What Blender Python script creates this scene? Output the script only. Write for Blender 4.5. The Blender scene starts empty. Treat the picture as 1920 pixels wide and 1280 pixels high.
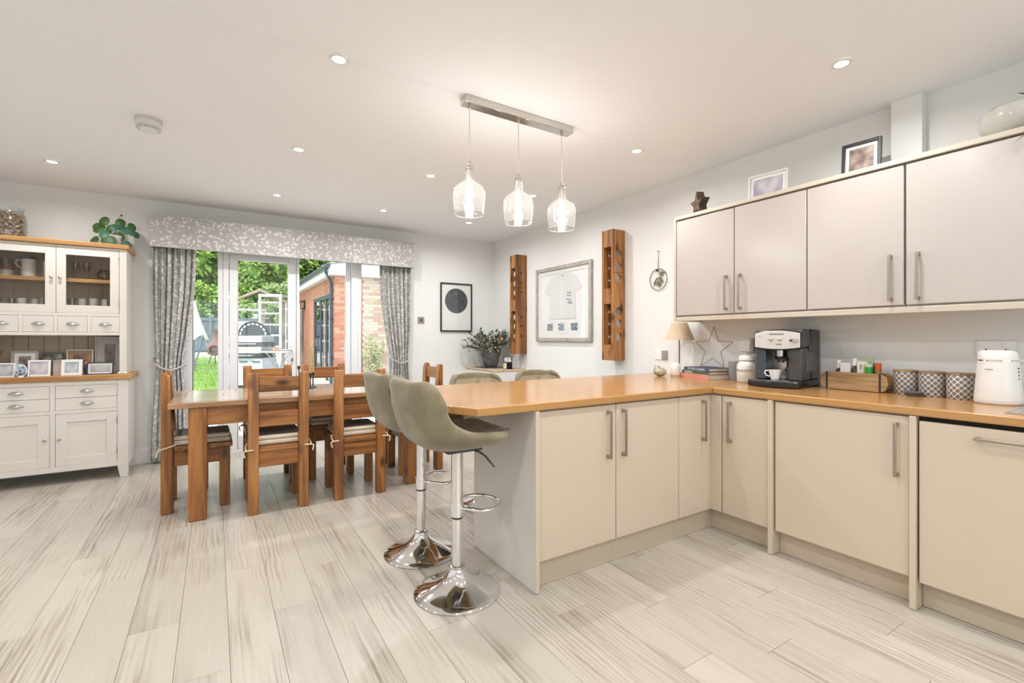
import bpy, bmesh, math, random
from mathutils import Vector, Matrix
PI = math.pi
random.seed(7)
S = bpy.context.scene
COL = S.collection

# ------------------------------------------------------------------ camera, world, sun, exposure
YAW = math.atan(558 / 880)
cam_d = bpy.data.cameras.new('camera')
cam_d.sensor_width = 36.0
cam_d.lens = 880 / 1920 * 36.0
cam_d.shift_y = -6 / 1920
cam_d.clip_start = 0.05
cam_d.clip_end = 300
cam = bpy.data.objects.new('camera', cam_d)
cam.location = (0, 0, 1.215)
cam.rotation_euler = (PI / 2, 0, -YAW)
COL.objects.link(cam)
S.camera = cam

S.view_settings.view_transform = 'Standard'
S.view_settings.look = 'None'
S.view_settings.gamma = 1.0
S.view_settings.use_curve_mapping = False
S.view_settings.exposure = 0.47

W = bpy.data.worlds.new('sky')
S.world = W
W.use_nodes = True
bg = W.node_tree.nodes['Background']
bg.inputs['Color'].default_value = (0.86, 0.93, 1.0, 1)
bg.inputs['Strength'].default_value = 2.0

sun_d = bpy.data.lights.new('sun', 'SUN')
sun_d.energy = 2.6
sun_d.angle = math.radians(4)
sun_d.color = (1.0, 0.95, 0.86)
sun = bpy.data.objects.new('sun', sun_d)
sun.rotation_euler = Vector((0.35, 0.42, -0.9)).to_track_quat('-Z', 'Y').to_euler()
sun.location = (-5, -5, 12)
COL.objects.link(sun)

def portal(name, loc, rot, sx, sz):
    d = bpy.data.lights.new(name, 'AREA')
    d.shape = 'RECTANGLE'; d.size = sx; d.size_y = sz
    d.cycles.is_portal = True
    o = bpy.data.objects.new(name, d); o.location = loc; o.rotation_euler = rot
    COL.objects.link(o)
portal('portal_garden_doors', (0.835, 5.76, 1.15), (PI / 2, 0, PI), 2.22, 2.25)
portal('portal_fill_window', (0.7, -2.19, 1.35), (PI / 2, 0, 0), 3.8, 1.7)
DOWN_W = 6.9      # watts of each recessed downlight
PEND_W = 6.5      # watts of each pendant bulb
LAMP_COL = (1.0, 0.988, 0.99)

# ------------------------------------------------------------------ helpers
class MB:
    def __init__(s):
        s.v = []; s.f = []
    def box(s, x0, x1, y0, y1, z0, z1):
        n = len(s.v)
        s.v += [(x0,y0,z0),(x1,y0,z0),(x1,y1,z0),(x0,y1,z0),(x0,y0,z1),(x1,y0,z1),(x1,y1,z1),(x0,y1,z1)]
        s.f += [tuple(n+i for i in q) for q in ((3,2,1,0),(4,5,6,7),(0,1,5,4),(1,2,6,5),(2,3,7,6),(3,0,4,7))]
        return s
    def prism(s, poly, a, b, axis='z'):
        # poly: 2D points counter-clockwise; extruded from a to b along the axis
        n = len(s.v); k = len(poly)
        for t in (a, b):
            for p, q in poly:
                s.v.append({'z': (p, q, t), 'y': (p, t, q), 'x': (t, p, q)}[axis])
        s.f.append(tuple(n + i for i in reversed(range(k))))
        s.f.append(tuple(n + k + i for i in range(k)))
        for i in range(k):
            j = (i + 1) % k
            s.f.append((n+i, n+j, n+k+j, n+k+i))
        return s
    def lathe(s, prof, seg=24, c=(0,0,0), axis='z', cap=True):
        n = len(s.v); m = len(prof)
        for r, z in prof:
            for i in range(seg):
                a = 2*PI*i/seg
                p = (r*math.cos(a), r*math.sin(a), z)
                if axis == 'x': p = (p[2], p[0], p[1])
                if axis == 'y': p = (p[0], p[2], p[1])
                s.v.append((p[0]+c[0], p[1]+c[1], p[2]+c[2]))
        for j in range(m-1):
            for i in range(seg):
                k = (i+1) % seg
                s.f.append((n+j*seg+i, n+j*seg+k, n+(j+1)*seg+k, n+(j+1)*seg+i))
        if cap:
            if prof[0][0] > 1e-5: s.f.append(tuple(n+i for i in reversed(range(seg))))
            if prof[-1][0] > 1e-5: s.f.append(tuple(n+(m-1)*seg+i for i in range(seg)))
        return s
    def cyl(s, p0, p1, r, seg=12, r2=None):
        return s.tube([p0, p1], r, seg, r2=r2)
    def tube(s, pts, r, seg=8, closed=False, r2=None):
        pts = [Vector(p) for p in pts]; m = len(pts); n = len(s.v)
        up = Vector((0, 0, 1)); last = None
        for i, p in enumerate(pts):
            if closed: t = pts[(i+1) % m] - pts[i-1]
            else: t = pts[min(i+1, m-1)] - pts[max(i-1, 0)]
            t.normalize()
            if last is None:
                a = up if abs(t.z) < 0.95 else Vector((1, 0, 0))
                u = (a - t * a.dot(t)).normalized()
            else:
                u = (last - t * last.dot(t))
                u = u.normalized() if u.length > 1e-6 else Vector((1,0,0))
            last = u
            w = t.cross(u)
            rr = r if r2 is None else r + (r2 - r) * i / (m - 1)
            for k in range(seg):
                a = 2*PI*k/seg
                q = p + u*(rr*math.cos(a)) + w*(rr*math.sin(a))
                s.v.append(tuple(q))
        e = m if closed else m - 1
        for i in range(e):
            j = (i+1) % m
            for k in range(seg):
                l = (k+1) % seg
                s.f.append((n+i*seg+k, n+i*seg+l, n+j*seg+l, n+j*seg+k))
        if not closed:
            s.f.append(tuple(n+k for k in reversed(range(seg))))
            s.f.append(tuple(n+(m-1)*seg+k for k in range(seg)))
        return s
    def grid(s, fn, nu, nv):
        n = len(s.v)
        for j in range(nv+1):
            for i in range(nu+1):
                s.v.append(tuple(fn(i/nu, j/nv)))
        for j in range(nv):
            for i in range(nu):
                a = n + j*(nu+1) + i
                s.f.append((a, a+1, a+nu+2, a+nu+1))
        return s
    def ball(s, c, rx, ry=None, rz=None, seg=12, rings=8):
        ry = rx if ry is None else ry; rz = rx if rz is None else rz
        n = len(s.v)
        for j in range(rings+1):
            th = PI*j/rings
            for i in range(seg):
                a = 2*PI*i/seg
                s.v.append((c[0]+rx*math.sin(th)*math.cos(a), c[1]+ry*math.sin(th)*math.sin(a), c[2]-rz*math.cos(th)))
        for j in range(rings):
            for i in range(seg):
                k = (i+1) % seg
                s.f.append((n+j*seg+i, n+j*seg+k, n+(j+1)*seg+k, n+(j+1)*seg+i))
        return s
    def leaf(s, c, d, up, ln, wd):
        # a small bent leaf: 4 triangles/quads along d
        d = Vector(d).normalized(); up = Vector(up); side = d.cross(up)
        if side.length < 1e-4: side = d.cross(Vector((1, 0.3, 0)))
        side.normalize(); nrm = side.cross(d)
        c = Vector(c); n = len(s.v)
        s.v += [tuple(c), tuple(c+d*ln*0.45+side*wd*0.5-nrm*wd*0.08), tuple(c+d*ln-nrm*ln*0.1), tuple(c+d*ln*0.45-side*wd*0.5-nrm*wd*0.08)]
        s.f.append((n, n+1, n+2, n+3))
        return s
    def xf(s, M, start=0):
        s.v[start:] = [tuple(M @ Vector(p)) for p in s.v[start:]]
        return s
    def mesh(s, name, smooth=False):
        me = bpy.data.meshes.new(name)
        me.from_pydata(s.v, [], s.f)
        bm = bmesh.new(); bm.from_mesh(me)
        bmesh.ops.remove_doubles(bm, verts=bm.verts, dist=1e-6)
        bmesh.ops.recalc_face_normals(bm, faces=bm.faces)
        bm.to_mesh(me); bm.free()
        if smooth:
            for p in me.polygons: p.use_smooth = True
        return me
    def build(s, name, mat, parent=None, smooth=False, bevel=0.0, seg=2, loc=None):
        me = s.mesh(name, smooth)
        me.materials.append(mat)
        o = bpy.data.objects.new(name, me); COL.objects.link(o)
        if parent is not None: o.parent = parent
        if loc is not None: o.location = loc
        if bevel:
            b = o.modifiers.new('bevel', 'BEVEL'); b.width = bevel; b.segments = seg; b.limit_method = 'ANGLE'; b.angle_limit = math.radians(40)
            if seg > 1:
                for p in me.polygons: p.use_smooth = True
                me.set_sharp_from_angle(angle=math.radians(32))
        elif smooth:
            me.set_sharp_from_angle(angle=math.radians(50))
        return o

def B(x0, x1, y0, y1, z0, z1): return MB().box(x0, x1, y0, y1, z0, z1)
def tag(o, label, cat, group=None, kind=None):
    o['label'] = label
    o['category'] = cat
    if group: o['group'] = group
    if kind: o['kind'] = kind
    return o
def thing(name, label, cat, loc=(0,0,0), rz=0.0, group=None):
    o = bpy.data.objects.new(name, None); COL.objects.link(o)
    o.empty_display_size = 0.05
    o.location = loc; o.rotation_euler = (0, 0, rz)
    return tag(o, label, cat, group)
def struct(name, mb, mat, label, cat, **k):
    o = mb.build(name, mat, **k)
    return tag(o, label, cat, kind='structure')
def dup(root, loc, rz, label, group=None):
    def cp(o, par):
        c = o.copy(); COL.objects.link(c); c.parent = par
        for ch in o.children: cp(ch, c)
        return c
    r = cp(root, None)
    r.location = loc; r.rotation_euler = (0, 0, rz); r['label'] = label
    if group: r['group'] = group
    return r
def crom(pts, t):
    # Catmull-Rom through pts = [(t, values...)]
    n = len(pts)
    i = 0
    while i < n-2 and t > pts[i+1][0]: i += 1
    p1, p2 = pts[i], pts[i+1]
    p0 = pts[max(i-1, 0)]; p3 = pts[min(i+2, n-1)]
    u = (t - p1[0]) / (p2[0] - p1[0])
    out = []
    for k in range(1, len(p1)):
        a, b, c, d = p0[k], p1[k], p2[k], p3[k]
        out.append(0.5*((2*b)+(-a+c)*u+(2*a-5*b+4*c-d)*u*u+(-a+3*b-3*c+d)*u**3))
    return out
def text_geo(txt, size, bold=0.0):
    c = bpy.data.curves.new('lettering', 'FONT'); c.body = txt; c.size = size
    c.align_x = 'CENTER'; c.align_y = 'CENTER'; c.extrude = 0.0002; c.offset = bold
    o = bpy.data.objects.new('lettering', c)
    me = bpy.data.meshes.new_from_object(o)
    m = MB(); m.v = [tuple(v.co) for v in me.vertices]; m.f = [tuple(p.vertices) for p in me.polygons]
    bpy.data.objects.remove(o); bpy.data.meshes.remove(me)
    return m

# ------------------------------------------------------------------ materials
def nt(name):
    m = bpy.data.materials.new(name); m.use_nodes = True
    t = m.node_tree
    return m, t, t.nodes['Principled BSDF']
def L(t, a, b): t.links.new(a, b)
def mat(name, col, rough=0.5, metal=0.0, spec=0.5, coat=0.0, sheen=0.0, var=0.0, vscale=6.0, bump=0.0, bscale=80.0):
    m, t, p = nt(name)
    p.inputs['Base Color'].default_value = (*col, 1)
    p.inputs['Roughness'].default_value = rough
    p.inputs['Metallic'].default_value = metal
    p.inputs['Specular IOR Level'].default_value = spec
    p.inputs['Coat Weight'].default_value = coat
    p.inputs['Sheen Weight'].default_value = sheen
    if var or bump:
        tc = t.nodes.new('ShaderNodeTexCoord')
    if var:
        n = t.nodes.new('ShaderNodeTexNoise'); n.inputs['Scale'].default_value = vscale; n.inputs['Detail'].default_value = 4
        L(t, tc.outputs['Object'], n.inputs['Vector'])
        r = t.nodes.new('ShaderNodeValToRGB')
        r.color_ramp.elements[0].position = 0.3; r.color_ramp.elements[1].position = 0.7
        r.color_ramp.elements[0].color = (*[c*(1-var) for c in col], 1)
        r.color_ramp.elements[1].color = (*[min(1, c*(1+var)) for c in col], 1)
        L(t, n.outputs['Fac'], r.inputs['Fac']); L(t, r.outputs['Color'], p.inputs['Base Color'])
    if bump:
        n2 = t.nodes.new('ShaderNodeTexNoise'); n2.inputs['Scale'].default_value = bscale; n2.inputs['Detail'].default_value = 3
        L(t, tc.outputs['Object'], n2.inputs['Vector'])
        b = t.nodes.new('ShaderNodeBump'); b.inputs['Strength'].default_value = bump; b.inputs['Distance'].default_value = 0.002
        L(t, n2.outputs['Fac'], b.inputs['Height']); L(t, b.outputs['Normal'], p.inputs['Normal'])
    return m
def emit(name, col, strength):
    m, t, p = nt(name)
    p.inputs['Base Color'].default_value = (*col, 1)
    p.inputs['Emission Color'].default_value = (*col, 1)
    p.inputs['Emission Strength'].default_value = strength
    return m
def wood(name, dark, mid, light, axis='x', scale=1.0, fine=0.35,  rough=0.45, knots=0.0, rnd=1.0, coat=0.0, contrast=1.0, bump=0.15, tone=0.12, along=0.9):
    m, t, p = nt(name)
    N = t.nodes.new
    tc = N('ShaderNodeTexCoord'); oi = N('ShaderNodeObjectInfo')
    sc = {'x': (along, 14, 14), 'y': (14, along, 14), 'z': (14, 14, along)}[axis]
    mul = N('ShaderNodeVectorMath'); mul.operation = 'SCALE'; mul.inputs[0].default_value = (13.7, 7.3, 9.1)
    L(t, oi.outputs['Random'], mul.inputs['Scale'])
    add = N('ShaderNodeVectorMath'); add.operation = 'ADD'
    L(t, tc.outputs['Object'], add.inputs[0]); L(t, mul.outputs['Vector'], add.inputs[1])
    mp = N('ShaderNodeMapping'); mp.inputs['Scale'].default_value = tuple(c*scale for c in sc)
    L(t, add.outputs['Vector'], mp.inputs['Vector'])
    n1 = N('ShaderNodeTexNoise'); n1.inputs['Scale'].default_value = 1.0; n1.inputs['Detail'].default_value = 6; n1.inputs['Distortion'].default_value = 1.1
    L(t, mp.outputs['Vector'], n1.inputs['Vector'])
    wv = N('ShaderNodeTexNoise'); wv.inputs['Scale'].default_value = 5.0; wv.inputs['Detail'].default_value = 3
    L(t, mp.outputs['Vector'], wv.inputs['Vector'])
    mx = N('ShaderNodeMath'); mx.operation = 'MULTIPLY_ADD'; mx.inputs[1].default_value = fine
    L(t, wv.outputs['Fac'], mx.inputs[0]); L(t, n1.outputs['Fac'], mx.inputs[2])
    r = N('ShaderNodeValToRGB')
    e = r.color_ramp.elements
    h = 0.17/contrast
    c0 = 0.495+fine*0.5; e[0].position = c0-h; e[0].color = (*dark, 1); e[1].position = c0+h; e[1].color = (*light, 1)
    k = e.new(c0-0.005); k.color = (*mid, 1)
    L(t, mx.outputs['Value'], r.inputs['Fac'])
    out = r.outputs['Color']
    if knots:
        v = N('ShaderNodeTexVoronoi'); v.inputs['Scale'].default_value = 1.0
        mk = N('ShaderNodeMapping'); mk.inputs['Scale'].default_value = tuple((4.0 if c > 1 else 1.8)*2.2 for c in sc)
        L(t, add.outputs['Vector'], mk.inputs['Vector']); L(t, mk.outputs['Vector'], v.inputs['Vector'])
        kr = N('ShaderNodeValToRGB'); kr.color_ramp.elements[0].position = 0.08; kr.color_ramp.elements[1].position = 0.26
        L(t, v.outputs['Distance'], kr.inputs['Fac'])
        km = N('ShaderNodeMix'); km.data_type = 'RGBA'
        km.inputs[6].default_value = (*[c*(1-knots) for c in dark], 1)
        L(t, kr.outputs['Color'], km.inputs[0]); L(t, out, km.inputs[7])
        out = km.outputs[2]
    if tone:
        hs = N('ShaderNodeHueSaturation')
        mr = N('ShaderNodeMapRange'); mr.inputs['To Min'].default_value = 1-tone; mr.inputs['To Max'].default_value = 1+tone
        L(t, oi.outputs['Random'], mr.inputs['Value']); L(t, mr.outputs['Result'], hs.inputs['Value'])
        L(t, out, hs.inputs['Color']); out = hs.outputs['Color']
    L(t, out, p.inputs['Base Color'])
    p.inputs['Roughness'].default_value = rough
    p.inputs['Coat Weight'].default_value = coat; p.inputs['Coat Roughness'].default_value = 0.15
    if bump:
        b = N('ShaderNodeBump'); b.inputs['Strength'].default_value = bump; b.inputs['Distance'].default_value = 0.002
        L(t, mx.outputs['Value'], b.inputs['Height']); L(t, b.outputs['Normal'], p.inputs['Normal'])
    return m
def glass(name, tint=(1,1,1), refl=0.9, rough=0.0, dens=0.0, haze=0.0):
    m = bpy.data.materials.new(name); m.use_nodes = True
    t = m.node_tree; t.nodes.clear(); N = t.nodes.new
    o = N('ShaderNodeOutputMaterial'); mx = N('ShaderNodeMixShader'); tr = N('ShaderNodeBsdfTransparent'); gl = N('ShaderNodeBsdfGlossy')
    fr = N('ShaderNodeLayerWeight'); fr.inputs['Blend'].default_value = 0.5
    pw = N('ShaderNodeMath'); pw.operation = 'POWER'; pw.inputs[1].default_value = 4.0
    L(t, fr.outputs['Facing'], pw.inputs[0])
    ml = N('ShaderNodeMath'); ml.operation = 'MULTIPLY_ADD'; ml.inputs[1].default_value = refl; ml.inputs[2].default_value = dens + 0.035
    tr.inputs['Color'].default_value = (*tint, 1); gl.inputs['Roughness'].default_value = rough
    L(t, pw.outputs[0], ml.inputs[0]); L(t, ml.outputs['Value'], mx.inputs['Fac'])
    L(t, tr.outputs['BSDF'], mx.inputs[1]); L(t, gl.outputs['BSDF'], mx.inputs[2]); L(t, mx.outputs['Shader'], o.inputs['Surface'])
    if haze:
        tl = N('ShaderNodeBsdfTranslucent'); tl.inputs['Color'].default_value = (0.9, 0.9, 0.88, 1)
        m2 = N('ShaderNodeMixShader'); m2.inputs['Fac'].default_value = haze
        L(t, mx.outputs['Shader'], m2.inputs[1]); L(t, tl.outputs['BSDF'], m2.inputs[2]); L(t, m2.outputs['Shader'], o.inputs['Surface'])
    return m
def photo(name, c1, c2, scale=6.0, c3=None):
    m, t, p = nt(name); N = t.nodes.new
    tc = N('ShaderNodeTexCoord'); n = N('ShaderNodeTexNoise'); n.inputs['Scale'].default_value = scale; n.inputs['Detail'].default_value = 1.0
    r = N('ShaderNodeValToRGB'); r.color_ramp.elements[0].position = 0.35; r.color_ramp.elements[1].position = 0.65
    r.color_ramp.elements[0].color = (*c1, 1); r.color_ramp.elements[1].color = (*c2, 1)
    if c3: r.color_ramp.elements.new(0.5).color = (*c3, 1)
    L(t, tc.outputs['Object'], n.inputs['Vector']); L(t, n.outputs['Fac'], r.inputs['Fac']); L(t, r.outputs['Color'], p.inputs['Base Color'])
    p.inputs['Roughness'].default_value = 0.35
    return m
def fabric_floral():
    m, t, p = nt('curtain_fabric'); N = t.nodes.new
    tc = N('ShaderNodeTexCoord')
    mp = N('ShaderNodeMapping'); mp.inputs['Scale'].default_value = (1, 0.35, 1)
    L(t, tc.outputs['Object'], mp.inputs['Vector'])
    v = N('ShaderNodeTexVoronoi'); v.inputs['Scale'].default_value = 33; v.distance = 'MINKOWSKI'; v.inputs['Exponent'].default_value = 0.9
    n = N('ShaderNodeTexNoise'); n.inputs['Scale'].default_value = 62; n.inputs['Detail'].default_value = 2; n.inputs['Distortion'].default_value = 1.6
    L(t, mp.outputs['Vector'], v.inputs['Vector']); L(t, mp.outputs['Vector'], n.inputs['Vector'])
    a = N('ShaderNodeMath'); a.operation = 'MULTIPLY_ADD'; a.inputs[1].default_value = -0.55; a.inputs[2].default_value = 0.32
    L(t, v.outputs['Distance'], a.inputs[0])
    b = N('ShaderNodeMath'); b.operation = 'ADD'; L(t, a.outputs['Value'], b.inputs[0]); L(t, n.outputs['Fac'], b.inputs[1])
    r = N('ShaderNodeValToRGB'); r.color_ramp.elements[0].position = 0.42; r.color_ramp.elements[1].position = 0.52
    r.color_ramp.elements[0].color = (0.40, 0.39, 0.375, 1); r.color_ramp.elements[1].color = (0.66, 0.65, 0.62, 1)
    L(t, b.outputs['Value'], r.inputs['Fac']); L(t, r.outputs['Color'], p.inputs['Base Color'])
    p.inputs['Roughness'].default_value = 0.9; p.inputs['Sheen Weight'].default_value = 0.2; p.inputs['Specular IOR Level'].default_value = 0.2
    return m
def floor_wood():
    m, t, p = nt('floor_plank'); N = t.nodes.new
    tc = N('ShaderNodeTexCoord'); oi = N('ShaderNodeObjectInfo')
    mul = N('ShaderNodeVectorMath'); mul.operation = 'SCALE'; mul.inputs[0].default_value = (31.7, 17.3, 9.1); L(t, oi.outputs['Random'], mul.inputs['Scale'])
    add = N('ShaderNodeVectorMath'); add.operation = 'ADD'; L(t, tc.outputs['Object'], add.inputs[0]); L(t, mul.outputs['Vector'], add.inputs[1])
    def noise(sc, detail, lo, hi, dist=0.0):
        mp = N('ShaderNodeMapping'); mp.inputs['Scale'].default_value = sc; L(t, add.outputs['Vector'], mp.inputs['Vector'])
        n = N('ShaderNodeTexNoise'); n.inputs['Scale'].default_value = 1.0; n.inputs['Detail'].default_value = detail; n.inputs['Distortion'].default_value = dist
        L(t, mp.outputs['Vector'], n.inputs['Vector'])
        r = N('ShaderNodeMapRange'); r.inputs['From Min'].default_value = lo; r.inputs['From Max'].default_value = hi; L(t, n.outputs['Fac'], r.inputs['Value'])
        return r.outputs['Result']
    def op(o, a, b):
        k = N('ShaderNodeMath'); k.operation = o
        for i, q in enumerate((a, b)):
            if isinstance(q, (int, float)): k.inputs[i].default_value = q
            else: L(t, q, k.inputs[i])
        return k.outputs[0]
    patch = noise((7, 1.1, 1), 2, 0.47, 0.72)
    streak = noise((75, 2.2, 1), 3, 0.36, 0.66)
    fine = noise((190, 5, 1), 2, 0.3, 0.7)
    mp = N('ShaderNodeMapping'); mp.inputs['Scale'].default_value = (1, 0.13, 1); L(t, add.outputs['Vector'], mp.inputs['Vector'])
    wv = N('ShaderNodeTexWave'); wv.wave_type = 'BANDS'; wv.bands_direction = 'X'; wv.inputs['Scale'].default_value = 13; wv.inputs['Distortion'].default_value = 7.5
    wv.inputs['Detail'].default_value = 2; wv.inputs['Detail Scale'].default_value = 1.6; L(t, mp.outputs['Vector'], wv.inputs['Vector'])
    wl = op('POWER', wv.outputs['Fac'], 3.0)
    patch2 = noise((4, 0.7, 1), 1, 0.45, 0.62)
    f = op('ADD', op('MULTIPLY', op('MULTIPLY', patch, 0.78), streak), op('MULTIPLY', op('MULTIPLY', wl, patch2), 0.42))
    f = op('ADD', f, op('MULTIPLY', fine, 0.10))
    mx = N('ShaderNodeMix'); mx.data_type = 'RGBA'; mx.inputs[6].default_value = (0.515, 0.468, 0.40, 1); mx.inputs[7].default_value = (0.235, 0.185, 0.135, 1)
    cl = N('ShaderNodeClamp'); L(t, f, cl.inputs['Value']); L(t, cl.outputs['Result'], mx.inputs[0])
    hs = N('ShaderNodeHueSaturation'); mr = N('ShaderNodeMapRange'); mr.inputs['To Min'].default_value = 0.93; mr.inputs['To Max'].default_value = 1.05
    L(t, oi.outputs['Random'], mr.inputs['Value']); L(t, mr.outputs['Result'], hs.inputs['Value']); L(t, mx.outputs[2], hs.inputs['Color'])
    L(t, hs.outputs['Color'], p.inputs['Base Color']); p.inputs['Roughness'].default_value = 0.27
    b = N('ShaderNodeBump'); b.inputs['Strength'].default_value = 0.05; b.inputs['Distance'].default_value = 0.002; L(t, f, b.inputs['Height']); L(t, b.outputs['Normal'], p.inputs['Normal'])
    return m
def stripes(name, c1, c2, axis=0, freq=60.0, rough=0.9):
    m, t, p = nt(name); N = t.nodes.new
    tc = N('ShaderNodeTexCoord'); sx = N('ShaderNodeSeparateXYZ'); L(t, tc.outputs['Object'], sx.inputs[0])
    ml = N('ShaderNodeMath'); ml.operation = 'MULTIPLY'; ml.inputs[1].default_value = freq; L(t, sx.outputs[axis], ml.inputs[0])
    fr = N('ShaderNodeMath'); fr.operation = 'FRACT'; L(t, ml.outputs[0], fr.inputs[0])
    r = N('ShaderNodeValToRGB'); r.color_ramp.elements[0].position = 0.45; r.color_ramp.elements[1].position = 0.55
    r.color_ramp.elements[0].color = (*c1, 1); r.color_ramp.elements[1].color = (*c2, 1)
    L(t, fr.outputs[0], r.inputs['Fac']); L(t, r.outputs['Color'], p.inputs['Base Color']); p.inputs['Roughness'].default_value = rough
    return m
def lattice(name, c1, c2):
    # white interlocking circles on grey, wrapped round a canister (object space, z axis)
    m, t, p = nt(name); N = t.nodes.new
    tc = N('ShaderNodeTexCoord'); sx = N('ShaderNodeSeparateXYZ'); L(t, tc.outputs['Object'], sx.inputs[0])
    at = N('ShaderNodeMath'); at.operation = 'ARCTAN2'; L(t, sx.outputs[1], at.inputs[0]); L(t, sx.outputs[0], at.inputs[1])
    def wave(inp, k):
        a = N('ShaderNodeMath'); a.operation = 'MULTIPLY'; a.inputs[1].default_value = k; L(t, inp, a.inputs[0])
        b = N('ShaderNodeMath'); b.operation = 'COSINE'; L(t, a.outputs[0], b.inputs[0]); return b.outputs[0]
    u = wave(at.outputs[0], 13); w = wave(sx.outputs[2], 2*PI/0.029)
    su = N('ShaderNodeMath'); su.operation = 'ADD'; L(t, u, su.inputs[0]); L(t, w, su.inputs[1])
    ab = N('ShaderNodeMath'); ab.operation = 'ABSOLUTE'; L(t, su.outputs[0], ab.inputs[0])
    r = N('ShaderNodeValToRGB'); e = r.color_ramp.elements
    e[0].position = 0.48; e[0].color = (*c2, 1); e[1].position = 0.62; e[1].color = (*c1, 1)
    L(t, ab.outputs[0], r.inputs['Fac']); L(t, r.outputs['Color'], p.inputs['Base Color']); p.inputs['Roughness'].default_value = 0.4
    return m
def stave(name, axis):
    # laminate printed as narrow oak staves
    m, t, p = nt(name); N = t.nodes.new
    tc = N('ShaderNodeTexCoord'); mp = N('ShaderNodeMapping')
    if axis == 'y': mp.inputs['Rotation'].default_value = (0, 0, PI/2)
    L(t, tc.outputs['Object'], mp.inputs['Vector'])
    br = N('ShaderNodeTexBrick'); br.inputs['Scale'].default_value = 1.0
    br.inputs['Brick Width'].default_value = 0.9; br.inputs['Row Height'].default_value = 0.042; br.inputs['Mortar Size'].default_value = 0.0006
    br.inputs['Color1'].default_value = (0.42, 0.212, 0.068, 1); br.inputs['Color2'].default_value = (0.48, 0.252, 0.086, 1); br.inputs['Mortar'].default_value = (0.385, 0.19, 0.06, 1)
    br.offset = 0.37
    L(t, mp.outputs['Vector'], br.inputs['Vector'])
    m2 = N('ShaderNodeMapping'); m2.inputs['Scale'].default_value = (2.0, 45, 45); L(t, mp.outputs['Vector'], m2.inputs['Vector'])
    n = N('ShaderNodeTexNoise'); n.inputs['Scale'].default_value = 1; n.inputs['Detail'].default_value = 4; L(t, m2.outputs['Vector'], n.inputs['Vector'])
    mr = N('ShaderNodeMapRange'); mr.inputs['To Min'].default_value = 0.9; mr.inputs['To Max'].default_value = 1.1; L(t, n.outputs['Fac'], mr.inputs['Value'])
    hs = N('ShaderNodeHueSaturation'); L(t, br.outputs['Color'], hs.inputs['Color']); L(t, mr.outputs['Result'], hs.inputs['Value'])
    L(t, hs.outputs['Color'], p.inputs['Base Color']); p.inputs['Roughness'].default_value = 0.2; p.inputs['Specular IOR Level'].default_value = 0.55; p.inputs['Coat Weight'].default_value = 0.15; p.inputs['Coat Roughness'].default_value = 0.15
    return m
def foliage(name, c1, c2, scale=1.5):
    m, t, p = nt(name); N = t.nodes.new
    tc = N('ShaderNodeTexCoord'); n = N('ShaderNodeTexNoise'); n.inputs['Scale'].default_value = scale; n.inputs['Detail'].default_value = 5
    L(t, tc.outputs['Object'], n.inputs['Vector'])
    r = N('ShaderNodeValToRGB'); r.color_ramp.elements[0].position = 0.35; r.color_ramp.elements[1].position = 0.65
    r.color_ramp.elements[0].color = (*c1, 1); r.color_ramp.elements[1].color = (*c2, 1)
    L(t, n.outputs['Fac'], r.inputs['Fac']); L(t, r.outputs['Color'], p.inputs['Base Color'])
    p.inputs['Roughness'].default_value = 0.5; p.inputs['Specular IOR Level'].default_value = 0.3
    p.inputs['Transmission Weight'].default_value = 0.0
    return m

wall_m = mat('wall_paint', (0.80, 0.80, 0.785), 0.85, spec=0.25, var=0.012, vscale=2.0, bump=0.05, bscale=60)
ceil_m = mat('ceiling_paint', (0.87, 0.878, 0.895), 0.9, spec=0.2)
white_trim = mat('white_trim_paint', (0.82, 0.82, 0.81), 0.4)
upvc = mat('white_door_plastic', (0.80, 0.81, 0.83), 0.3)
plank_m = floor_wood()
gap_m = mat('floor_gap', (0.44, 0.39, 0.33), 0.9)
pine_x = wood('pine_along_x', (0.15, 0.052, 0.012), (0.29, 0.112, 0.026), (0.42, 0.185, 0.048), 'x', 1.0, 0.35, 0.42, knots=0.55)
pine_y = wood('pine_along_y', (0.15, 0.052, 0.012), (0.29, 0.112, 0.026), (0.42, 0.185, 0.048), 'y', 1.0, 0.35, 0.42, knots=0.55)
pine_z = wood('pine_along_z', (0.15, 0.052, 0.012), (0.29, 0.112, 0.026), (0.42, 0.185, 0.048), 'z', 1.0, 0.35, 0.42, knots=0.55)
pine_coat_x = wood('varnished_pine_x', (0.22, 0.10, 0.035), (0.36, 0.18, 0.07), (0.48, 0.26, 0.10), 'x', 1.0, 0.35, 0.3, coat=1.0)
pine_coat_y = wood('varnished_pine_y', (0.22, 0.10, 0.035), (0.36, 0.18, 0.07), (0.48, 0.26, 0.10), 'y', 1.0, 0.35, 0.3, coat=1.0)
top_pine = wood('sheen_paled_pine', (0.42, 0.29, 0.19), (0.55, 0.42, 0.31), (0.64, 0.52, 0.40), 'x', 1.0, 0.35, 0.2, coat=1.0, tone=0.08)  # wood colour lightened to carry the whitish window reflection on the top
oak_x = wood('oak_along_x', (0.34, 0.16, 0.05), (0.48, 0.25, 0.085), (0.60, 0.34, 0.13), 'x', 1.2, 0.35, 0.4)
oak_pale = wood('pale_oak', (0.48, 0.34, 0.22), (0.58, 0.43, 0.29), (0.66, 0.51, 0.36), 'y', 1.2, 0.35, 0.45)
rack_z = wood('reclaimed_rack_wood', (0.14, 0.055, 0.015), (0.31, 0.128, 0.034), (0.44, 0.205, 0.06), 'z', 0.9, 0.35, 0.5, knots=0.6)
stave_x = stave('oak_stave_laminate_x', 'x')
stave_y = stave('oak_stave_laminate_y', 'y')
cream = mat('cream_gloss_door', (0.615, 0.515, 0.40), 0.22, spec=0.5)
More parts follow.
